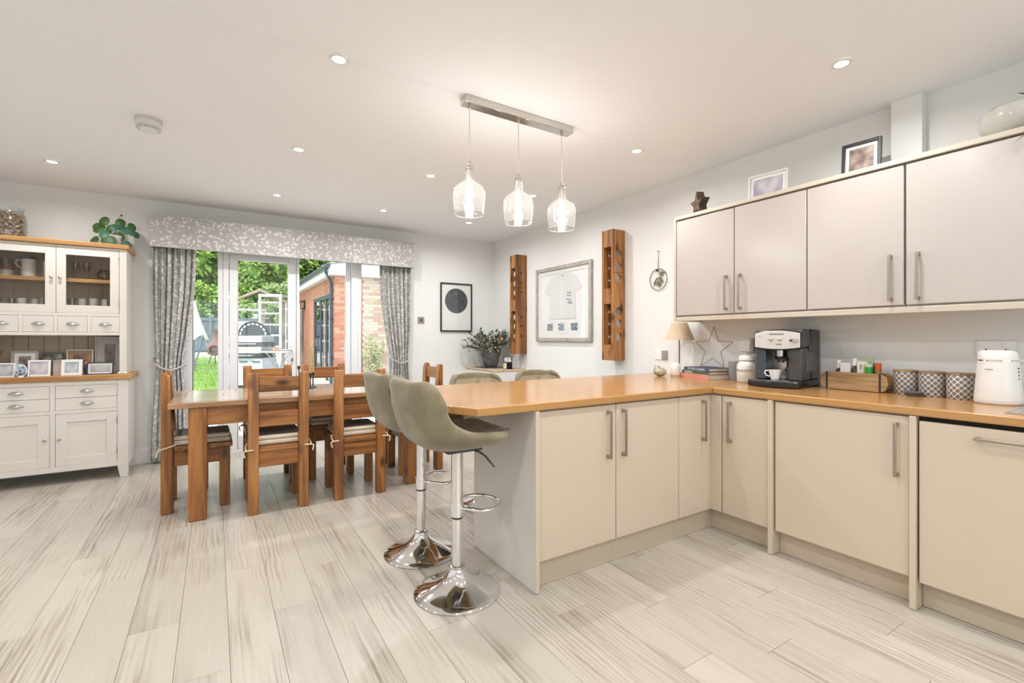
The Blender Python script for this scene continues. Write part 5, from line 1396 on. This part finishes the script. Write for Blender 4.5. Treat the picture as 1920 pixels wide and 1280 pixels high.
bw = thing('glass_bowl', 'large milky glass bowl on the right of the wall cupboards', 'bowl', (3.19, .575, CZ))
MB().lathe([(.09, 0), (.13, .03), (.15, .075), (.145, .12), (.12, .145), (.116, .145), (.14, .118), (.144, .075), (.125, .034), (.0005, .008)], 44).build('bowl', mat('milky_glass', (.50, .49, .44), .12, var=.12, vscale=8), bw, smooth=True)
vn = thing('trailing_plant', 'dark green trailing plant tip hanging by the glass bowl', 'plant', (3.10, .50, CZ))
vg = mat('dark_trailing_green', (.035, .06, .025), .5)
MB().lathe([(.025, 0), (.034, .01), (.04, .06), (.036, .06), (.0005, .05)], 20, (0, -.13, 0)).build('pot', mat('trail_pot', (.5, .48, .44), .5), vn, smooth=True)
m = MB().tube([(0, -.13, .06), (0, -.05, .14), (.02, .04, .165), (.03, .055, .175)], .003, 6).tube([(0, -.13, .06), (-.07, -.10, .04), (-.125, -.03, .0), (-.13, .0, -.03), (-.13, .028, -.06)], .0022, 6)
for p, d in (((.02, .04, .165), (0, .6, .5)), ((.02, .02, .16), (-.3, -.3, .9)), ((.01, 0, .155), (-.6, .4, .5)), ((0, -.03, .15), (-.5, .5, .6)), ((-.13, .02, -.05), (0, .9, -.5)), ((-.13, 0, -.02), (-.2, .6, -.7)), ((-.125, -.03, 0), (-.2, -.4, -.7))):
    m.leaf(p, d, (-.5, 0, 1), .05, .02)
m.build('tendrils', vg, vn)

# ================================================================== GARDEN
grass_m = foliage('lawn_green', (.13, .24, .035), (.24, .38, .07), 9.0)
pav_m = mat('pale_paving', (.50, .48, .45), .8, var=.15, vscale=1.5)
struct('patio_base', B(-14, 12, YB+.12, 13.2, -.3, -.13), mat('patio_joint', (.3, .29, .27), .9), 'sandy bed under the patio slabs', 'ground')
pb = bpy.data.objects['patio_base']
sl = None
for ix in range(-4, 7):
    for iy in range(0, 8):
        if sl is None:
            mm = B(-.298, .298, -.448, .448, -.04, 0).mesh('paving_slab'); mm.materials.append(pav_m); sl = mm
        o = bpy.data.objects.new('paving_slab', sl); COL.objects.link(o); o.parent = pb; o.location = (.6*ix+.3*(iy % 2), 6.4+.9*iy, -.095+random.uniform(-.002, .002))
gy0, gy1, gz0, gz1 = 9.0, 21.6, -.09, .46
m = MB().grid(lambda u, v: (-14+(14+.05+.036*(gy1-gy0)*(1-v))*u, gy0+(gy1-gy0)*v, gz0+(gz1-gz0)*v+.01*math.sin(u*40)*math.cos(v*23)), 40, 30)
struct('lawn', m, grass_m, 'bright green lawn seen through the left sidelight', 'lawn', smooth=True)
gb = MB(); random.seed(31)
for k in range(9000):
    v = random.random(); x = random.uniform(-4.5, -.02+.02*(gy1-gy0)*(1-v)); y = gy0+(gy1-gy0)*v; z = gz0+(gz1-gz0)*v
    gb.leaf((x, y, z), (random.uniform(-.5, .5), random.uniform(-.5, .5), 1), (0, 1, 0), random.uniform(.03, .055), .012)
o = gb.build('grass_blades', grass_m, None); tag(o, 'short grass blades covering the visible lawn', 'grass', kind='stuff')
m = MB(); m.v = [(.5, 9, -.1), (12, 9, -.1), (12, 30, .8), (.05, 30, .8), (.05, 21.6, .45), (-14, 21.6, .45), (-14, 30, .8)]; m.f = [(0, 1, 2, 3, 4), (5, 4, 3, 6)]
struct('garden_ground', m, mat('gravel_path', (.45, .42, .38), .9, var=.2, vscale=4), 'pale gravel rising beside the lawn', 'ground')
slp = mat('pale_sleeper', (.55, .51, .45), .8, var=.2, vscale=3)
for i, (x0, x1) in enumerate(((-6.2, -4.0), (-3.995, -1.8), (-1.795, .1))):
    o = B(x0, x1, 21.6, 21.82, .40, .67).build('timber_sleeper', slp, None, bevel=.01); tag(o, 'pale timber sleeper edging the far end of the lawn', 'sleeper', 'sleepers edging the lawn')
def kerb(p0, p1, lb):
    d = Vector(p1)-Vector(p0); a = math.atan2(d.y, d.x)
    o = B(0, d.length, -.09, .09, -.25, .06).build('path_edging', slp, None, bevel=.01, loc=p0); o.rotation_euler = (0, -math.asin(d.z/d.length), a); tag(o, lb, 'edging')
kerb((.42, 21.55, .48), (.66, 13.9, .14), 'pale timber edging along the right side of the lawn')

# fence
fm = mat('blue_grey_fence', (.125, .165, .19), .7, var=.2, vscale=2)
fn_ = thing('garden_fence', 'blue-grey boarded fence at the end of the garden', 'fence', (0, 23.7, .6))
brd = B(-.072, .072, -.012, .012, 0, 1.5).mesh('fence_board'); brd.materials.append(fm)
for k in range(60):
    o = bpy.data.objects.new('fence_board', brd); COL.objects.link(o); o.parent = fn_; o.location = (-5.6+.15*k, .014*(k % 2), random.uniform(-.01, .01))
for z in (.1, .72, 1.36): B(-5.7, 3.4, -.06, -.013, z, z+.09).build('rail', fm, fn_)
for k in range(6): B(-5.6+1.8*k, -5.5+1.8*k, -.11, -.061, -.1, 1.6).build('post', fm, fn_)

# trees
def tree(name, label, c, rad, n, lm, trunk_h, ls=.22, seed=1):
    random.seed(seed)
    t = thing(name, label, 'tree', (c[0], c[1], .7), group='trees beyond the fence')
    f = MB()
    lumps = []
    for k in range(26):
        d = Vector((random.gauss(0, 1), random.gauss(0, 1), random.gauss(0, .8))).normalized()
        rr = random.uniform(.35, .85)
        lumps.append((Vector((d.x*rad[0]*rr, d.y*rad[1]*rr, d.z*rad[2]*rr)), random.uniform(.28, .45)*min(rad)))
    for lc, lr in lumps: f.ball(lc+Vector((0, 0, c[2]-.7)), lr*.8, lr*.8, lr*.75, 8, 6)
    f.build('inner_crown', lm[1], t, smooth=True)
    g = [MB(), MB()]
    for k in range(n):
        lc, lr = lumps[random.randrange(26)]
        d = Vector((random.gauss(0, 1), random.gauss(0, 1)-.35, random.gauss(0, 1))).normalized()
        p = lc+d*lr*random.uniform(.75, 1.15)+Vector((0, 0, c[2]-.7))
        dd = (d*.6+Vector((random.uniform(-1, 1), random.uniform(-1, 1), random.uniform(-1, .5)))).normalized()
        g[k % 2].leaf(p, dd, (random.uniform(-1, 1), -1, 1), ls*random.uniform(.7, 1.3), ls*.6)
    g[0].build('foliage', lm[0], t)['kind'] = 'stuff'; g[1].build('foliage', lm[1], t)['kind'] = 'stuff'
    MB().tube([(0, 0, -.2), (.05, .03, trunk_h*.5), (0, 0, trunk_h)], .16, 10, r2=.09).build('trunk', mat('bark_' + str(seed), (.12, .09, .06), .9), t, smooth=True)
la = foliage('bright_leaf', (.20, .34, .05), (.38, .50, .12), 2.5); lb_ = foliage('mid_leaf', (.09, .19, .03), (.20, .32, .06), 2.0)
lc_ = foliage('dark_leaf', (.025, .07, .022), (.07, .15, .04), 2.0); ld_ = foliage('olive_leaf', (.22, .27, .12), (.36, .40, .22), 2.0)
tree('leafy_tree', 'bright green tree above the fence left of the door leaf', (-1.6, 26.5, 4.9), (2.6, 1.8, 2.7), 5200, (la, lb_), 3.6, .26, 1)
tree('leafy_tree', 'low bushy green shrub rising just above the grey fence', (-.6, 25.2, 2.4), (2.4, 1.0, 1.6), 5200, (la, lb_), 1.5, .2, 2)
tree('conifer_tree', 'dark green tree between the bright tree and the pergola', (.4, 28.5, 5.6), (1.8, 1.6, 3.8), 5200, (lb_, lc_), 4.0, .24, 3)
tree('leafy_tree', 'yellow-green tree behind the climbing frame roof', (2.6, 26.5, 4.1), (2.6, 1.6, 2.6), 6000, (la, lb_), 3.0, .26, 4)
tree('leafy_tree', 'tall dark tree above the climbing frame', (3.4, 31, 7.8), (3.4, 2.0, 3.4), 5600, (lb_, lc_), 5.0, .3, 5)
tree('leafy_tree', 'grey-green shrub behind the white ladder frame', (3.0, 23.2, 2.6), (1.5, .8, 1.5), 3600, (ld_, lb_), 1.4, .17, 6)
tree('leafy_tree', 'tree rising above the outbuilding roof', (4.8, 27, 5.8), (2.6, 1.8, 2.9), 5600, (la, lc_), 3.6, .26, 7)
tree('leafy_tree', 'large tree far left behind the curtain', (-5.6, 26.5, 4.6), (3.4, 1.8, 4.0), 4800, (la, lb_), 3.6, .28, 8)

# parasol, chiminea, bin
ps = thing('closed_parasol', 'closed white garden parasol seen by the left curtain', 'parasol', (-.50, 16.6, .1))
MB().cyl((0, 0, 0), (0, 0, 2.25), .022, 10).build('pole', mat('parasol_pole', (.14, .14, .15), .4), ps)
def pf(u, v):
    a = 2*PI*u; z = 2.2-1.05*v; r = .035+.27*v**1.2; r *= 1+.24*math.sin(a*6)*v; return (r*math.cos(a), r*math.sin(a)*.8, z-.09*v*math.sin(a*3+.5))
MB().grid(pf, 48, 12).build('canopy', mat('white_canvas', (.80, .79, .78), .9), ps, smooth=True)
MB().lathe([(.25, 0), (.25, .06), (.05, .1), (.04, .3), (.0005, .3)], 20).build('base', mat('parasol_base', (.2, .2, .2), .8), ps, smooth=True)
MB().tube([(0, 0, .3), (.2, .1, 1.0), (.30, .15, 1.6)], .02, 8).build('tilt_arm', mat('parasol_arm', (.14, .14, .15), .4), ps)
ch = thing('chiminea', 'rusty terracotta chiminea in front of the grey fence', 'chiminea', (.03, 18.95, .33))
ter = mat('rusty_terracotta', (.21, .115, .085), .85, var=.3, vscale=6)
MB().lathe([(.1, .3), (.22, .36), (.27, .5), (.24, .64), (.13, .76), (.1, .82), (.095, 1.12), (.13, 1.16), (.135, 1.2), (.09, 1.2), (.075, 1.1)], 24).build('body', ter, ch, smooth=True)
MB().lathe([(.15, 0), (.17, -.06), (.15, -.09), (.13, -.05), (.12, 0)], 20, (-.05, -.22, .5), 'y', cap=False).build('mouth', ter, ch, smooth=True)
MB().lathe([(.12, -.23), (.12, -.2)], 20, (-.05, 0, .5), 'y').build('dark_opening', dark_void, ch)
for k in range(3):
    a = k*2*PI/3+.5; MB().cyl((.12*math.cos(a), .12*math.sin(a), .33), (.24*math.cos(a), .24*math.sin(a), 0), .016, 6).build('leg', iron, ch)
bn = thing('water_butt', 'grey plastic tub beside the parasol', 'tub', (-.95, 18.4, .30)); MB().lathe([(.28, 0), (.33, .4), (.35, .72), (.37, .75), (.33, .76), (.0005, .7)], 24).build('body', mat('grey_tub', (.28, .30, .31), .6), bn, smooth=True)
MB().lathe([(.37, .765), (.36, .80), (.0005, .82)], 24).build('lid', mat('grey_tub_lid', (.33, .35, .36), .6), bn, smooth=True)

# barbecue on a cabinet
bq = thing('barbecue', 'stainless steel barbecue with a black domed hood on grey cabinets', 'barbecue', (.76, 12.5, .08), -.53)
bst = mat('barbecue_steel', (.62, .62, .62), .35, .85)
gcab = mat('pale_grey_cabinet', (.50, .53, .56), .5)
B(-.46, .36, -.28, .32, 0, .06).build('plinth', dkgrey, bq)
for a, b in ((-.46, -.2), (-.195, .08), (.085, .36)):
    d = B(a, b, -.30, -.28, .065, .68).build('cabinet_door', gcab, bq, bevel=.004)
    B(a+.05, b-.05, -.325, -.302, .60, .615).build('door_handle', dkgrey, d)
B(-.46, .36, -.279, .32, .061, .69).build('cabinet', gcab, bq)
B(-.48, .38, -.32, .34, .691, .72).build('counter', dkgrey, bq)
B(-.44, .36, -.33, .30, .721, .80).build('lower_panel', dkgrey, bq)
B(-.44, .36, -.34, -.331, .80, .94).build('control_panel', bst, bq); B(-.44, .36, -.331, .3, .801, .94).build('firebox', bst, bq)
B(-.20, .30, -.345, -.341, .83, .90).build('drawer_panel', mat('bbq_beige', (.55, .47, .36), .5), bq)
B(-.2, .16, -.375, -.355, .735, .75).build('rail_handle', bst, bq); B(-.34, .26, -.39, -.365, 1.0, 1.02).build('lid_handle', bst, bq)
B(-.44, .38, -.34, .3, .941, 1.03).build('shelf_band', dkgrey, bq)
B(-.44, .36, -.33, .28, 1.031, 1.19).build('hood_front', bst, bq, bevel=.02)
MB().prism([(.03+.33*math.cos(PI*k/20), 1.20+.31*math.sin(PI*k/20)) for k in range(21)], -.05, .1, 'y').build('dome', mat('black_dome', (.035, .037, .04), .4), bq)
for k in range(9):
    a = PI*(k+.5)/9; c_ = (.03+.29*math.cos(a), 1.20+.27*math.sin(a))
    m = B(-.032, .032, -.065, -.051, -.018, .018).xf(Matrix.Translation((c_[0], 0, c_[1])) @ Matrix.Rotation(-a+PI/2, 4, 'Y')); m.build('dome_slot', mat('dome_slot', (.5, .53, .53), .5), bq)
MB().tube([(.03+.335*math.cos(PI*k/24), -.06, 1.20+.315*math.sin(PI*k/24)) for k in range(25)], .018, 6).build('dome_rim', iron, bq)
MB().ball((-.1, -.342, 1.15), .022, seg=10).build('thermometer', mat('dial', (.8, .8, .78), .3), bq)

# bistro table
bt = thing('bistro_table', 'ornate grey metal bistro table beside the barbecue', 'table', (1.17, 11.2, .05))
gm = mat('grey_garden_metal', (.40, .42, .44), .5, .3)
MB().lathe([(.33, .86), (.34, .875), (.33, .885), (.0005, .885)], 32).build('table_top', mat('pale_table_top', (.62, .63, .63), .5), bt, smooth=True)
for k in range(4):
    a = k*PI/2+.4; c_, s_ = math.cos(a), math.sin(a)
    MB().tube([(c_*.28, s_*.28, .86), (c_*.16, s_*.16, .74), (c_*.06, s_*.06, .55), (c_*.1, s_*.1, .35), (c_*.22, s_*.22, .15), (c_*.3, s_*.3, 0)], .014, 6).build('leg', gm, bt, smooth=True)
    MB().tube([(c_*(.17+.07*math.cos(q*PI/6)), s_*(.17+.07*math.cos(q*PI/6)), .62+.07*math.sin(q*PI/6)) for q in range(12)], .009, 5, True).build('scroll', gm, bt)
MB().tube([(.2*math.cos(q*PI/12), .2*math.sin(q*PI/12), .3) for q in range(24)], .01, 5, True).build('ring_brace', gm, bt)
o = thing('flower_pot', 'small terracotta bowl on the bistro table', 'pot', (1.12, 11.15, .936)); MB().lathe([(.07, 0), (.11, .075), (.1, .075), (.0005, .05)], 20).build('bowl', mat('terracotta', (.45, .26, .17), .8), o, smooth=True)
# climbing frame
cf = thing('play_tower', 'weathered wooden climbing frame with pitched roof and white ladder', 'climbing frame', (1.2, 16.9, .35))
gw = mat('greyed_timber', (.36, .30, .25), .85, var=.2, vscale=4); pw_ = mat('pale_painted_timber', (.66, .64, .60), .7)
for s in (-1, 1):
    m = MB().prism([(0, 2.42), (s*.95, 1.95), (s*.95, 1.88), (0, 2.34)] if s < 0 else [(0, 2.34), (.95, 1.88), (.95, 1.95), (0, 2.42)], -.35, .45, 'y'); m.build('roof_board', gw, cf)
for x in (-.7, .12, .72): B(x-.045, x+.045, .0, .09, 0, 2.0).build('post', gw if x > -.5 else pw_, cf)
B(-.8, .2, -.06, -.01, 1.72, 1.8).build('cross_beam', pw_, cf)
for k in range(3): B(-.8, .10, -.05, -.01, 1.02+.13*k, 1.135+.13*k).build('side_board', pw_, cf)
B(-.75, .75, -.2, .4, .95, 1.0).build('platform', gw, cf)
ld2 = thing('white_ladder', 'pale painted ladder frame with rungs beside the climbing frame', 'ladder', (1.42, 16.3, .3), -.5)
for x in (-.26, .36): MB().box(x-.035, x+.035, -.03, .03, 0, 2.2).build('rail', pw_, ld2)
for k in range(6): B(-.225, .325, -.02, .02, .3+.34*k, .345+.34*k).build('rung', pw_, ld2)
B(-.30, .40, -.04, .04, 2.2, 2.28).build('top_bar', pw_, ld2)
for x in (-.26, .36): MB().box(x-.03, x+.03, .03, .6, 2.21, 2.27).build('side_bar', pw_, ld2)
pn = thing('white_trellis', 'tall pale trellis panel at the right of the climbing frame', 'trellis', (1.87, 16.0, .3), -.5)
for k in range(5): B(-.02+.1*k, .01+.1*k, 0, .02, 0, 2.0).build('slat', pw_, pn)
for k in range(4): B(-.04, .42, .0205, .04, .3+.5*k, .35+.5*k).build('rail', pw_, pn)

# ------------------------------------------------------------------ brick outbuilding
BX, BY, BZ0, BZ1 = 2.494, 12.035, -.05, 2.757
ob = thing('brick_outbuilding', 'red brick garden outbuilding with white fascia and dark sliding doors', 'building', (BX, BY, 0))
mort = mat('pale_mortar', (.56, .51, .45), .9)
DY0, DY1 = .42, 2.95      # door opening along the side wall (local y)
WY0, WY1 = 4.75, 5.15
MB().box(.012, 2.4, .012, .25, BZ0, BZ1).box(.012, .25, .25, DY0, BZ0, BZ1).box(.012, .25, DY0, DY1, 2.37, BZ1).box(.012, .25, DY1, 6.6, BZ0, BZ1).build('wall_core', mort, ob)
red = [mat('brick_red_%d' % i, c, .85, var=.12, vscale=20) for i, c in enumerate(((.42, .17, .10), (.47, .21, .13), (.38, .15, .10), (.50, .25, .16)))]
pale = [mat('brick_pale_%d' % i, c, .85, var=.12, vscale=20) for i, c in enumerate(((.45, .33, .25), (.52, .41, .32), (.40, .27, .20), (.55, .45, .37)))]
bl, bh, g_ = .212, .061, .013
meshes = {}
def brick(axis, p, ln, material, cnt=[0], rest=MB()):
    cnt[0] += 1
    if cnt[0] <= 300:
        key = (axis, round(ln, 3), material.name)
        if key not in meshes:
            me = (B(0, ln, 0, .1, 0, bh) if axis == 'x' else B(0, .1, 0, ln, 0, bh)).mesh('brick'); me.materials.append(material); meshes[key] = me
        o = bpy.data.objects.new('brick', meshes[key]); COL.objects.link(o); o.parent = ob; o.location = p
    else:
        n = len(rest.v)
        (rest.box(0, ln, 0, .1, 0, bh) if axis == 'x' else rest.box(0, .1, 0, ln, 0, bh)); rest.xf(Matrix.Translation(p), n)
    return rest
random.seed(17)
ncr = int((BZ1-.25)/.075)
jobs = []
for r in range(ncr):
    z = BZ1-.075*(r+1)+.005
    # front face: short red quoin pier, then pale panel
    x = 0.0
    for k in range(3):
        ln = (.215, .1025)[(k+r) % 2] if k < 2 else 0
        if k == 2: break
        jobs.append((0, 'x', (x, 0, z), ln, random.choice(red))); x += ln+g_
    x = .3275+g_
    jobs.append((0, 'x', (x, 0, z), .215 if r % 2 else .1025, random.choice(red))); x += (.215 if r % 2 else .1025)+g_
    while x < .7-.05:
        ln = min(bl, .7-x); jobs.append((0, 'x', (x, 0, z), ln, random.choice(red))); x += ln+g_
    x = .724+(0 if r % 2 else -.0)
    first = r % 2
    while x < 1.35:
        ln = .1025 if first else bl; first = 0
        jobs.append((0, 'x', (x, .004, z), ln, random.choice(pale))); x += ln+g_
    # side wall
    y = .1+g_+(.1125 if r % 2 else 0)
    while y < 6.4:
        ln = bl
        if z < 2.37:
            if y < DY0 < y+ln: ln = DY0-y
            if DY0 <= y < DY1: y = DY1; continue
        if ln > .03: jobs.append((1 if y < 1.2 else 2, 'y', (0, y, z), ln, random.choice(red))); 
        y += ln+g_
jobs.sort(key=lambda j: j[0])
rest = None
for _, ax, p, ln, mm in jobs: rest = brick(ax, p, ln, mm)
rest.build('distant_bricks', red[1], ob)['kind'] = 'stuff'
wfa = mat('white_fascia', (.80, .80, .80), .4); anth = mat('anthracite_frame', (.055, .075, .10), .35)
MB().box(-.14, -.115, -.14, 6.7, BZ1-.0, BZ1+.24).box(-.115, 2.5, -.14, -.115, BZ1, BZ1+.30).box(-.115, 0.0, -.115, 6.7, BZ1, BZ1+.02).box(0, 2.5, -.115, .012, BZ1, BZ1+.02).build('fascia', wfa, ob)
MB().tube([(-.19, -.16, BZ1+.22), (-.19, 6.7, BZ1+.22)], .055, 10).build('gutter', anth, ob, smooth=True)
MB().tube([(-.19, .12, BZ1+.2), (-.19, .13, BZ1+.08), (-.09, .2, BZ1-.06), (-.05, .2, BZ1-.16), (-.05, .2, .0)], .035, 10).build('downpipe', anth, ob, smooth=True)
for z in (.75, 1.7, 2.2): B(-.09, .0, .145, .255, z, z+.03).build('pipe_bracket', anth, ob)
slate = mat('grey_roof_slate', (.20, .21, .22), .7, var=.2, vscale=5)
for k in range(14):
    m = B(-.22, 2.4, .5*k-.2, .5*k+.29, 0, .02).xf(Matrix.Translation((0, 0, BZ1+.27)) @ Matrix.Rotation(-.16, 4, 'Y') @ Matrix.Translation((0, 0, .012*(k % 2)))); m.build('roof_slate', slate, ob)
m = MB().box(.02, .08, DY0, DY0+.06, 0, 2.37).box(.02, .08, DY1-.06, DY1, 0, 2.37).box(.02, .08, DY0+.06, DY1-.06, 2.27, 2.37).box(.02, .08, DY0+.06, DY1-.06, 0, .06)
dfm = m.build('sliding_door_frame', anth, ob)
for y in (1.22, 2.02): B(.03, .075, y, y+.07, .06, 2.27).build('door_stile', anth, dfm)
for k, (a, b) in enumerate(((DY0+.06, 1.22), (1.29, 2.02), (2.09, DY1-.06))): B(.05, .058, a, b, .06, 2.27).build('pane', glass('outbuilding_pane%d' % k, (.35, .38, .40), 1.0, 0, .25), dfm)
B(-.03, .02, 2.5, 2.53, 1.0, 1.2).build('door_pull', steel, dfm)
MB().box(-.004, .02, WY0, WY1, .3, 2.2).build('narrow_window', anth, ob)
wl = thing('wall_lantern', 'small dark wall lantern on the brick outbuilding', 'lantern', (BX-.005, BY+4.5, 2.2)); 
B(-.03, 0, -.06, .06, -.05, .25).build('back_plate', iron, wl); B(-.17, -.05, -.07, .07, .0, .2).build('lamp_glass', glass('lantern_glass', (.8, .8, .78), .9, .05, .2), wl); MB().box(-.18, -.04, -.08, .08, .2, .23).box(-.18, -.04, -.08, .08, -.03, 0).build('lantern_caps', iron, wl)
sh = thing('climbing_shrub', 'pale green leafy shrub against the brickwork behind the right sidelight', 'shrub', (3.35, 11.6, .0))
m = MB(); st = MB(); random.seed(4)
for k in range(46):
    a = random.uniform(0, 2*PI); hgt = random.uniform(.5, 1.35); p = Vector((random.uniform(-.3, .3), random.uniform(-.12, .15), hgt))
    st.tube([(0, 0, 0), (p.x*.6, p.y*.6, hgt*.6), p], .006, 5)
    for j in range(12):
        d = Vector((random.uniform(-1, 1), random.uniform(-1, 1), random.uniform(-.4, 1))).normalized(); m.leaf(p*random.uniform(.7, 1.0), d, (0, -1, .5), random.uniform(.05, .09), .035)
m.build('foliage', foliage('pale_shrub_leaf', (.26, .34, .13), (.45, .50, .26), 4), sh)['kind'] = 'stuff'; st.build('stems', gw, sh)
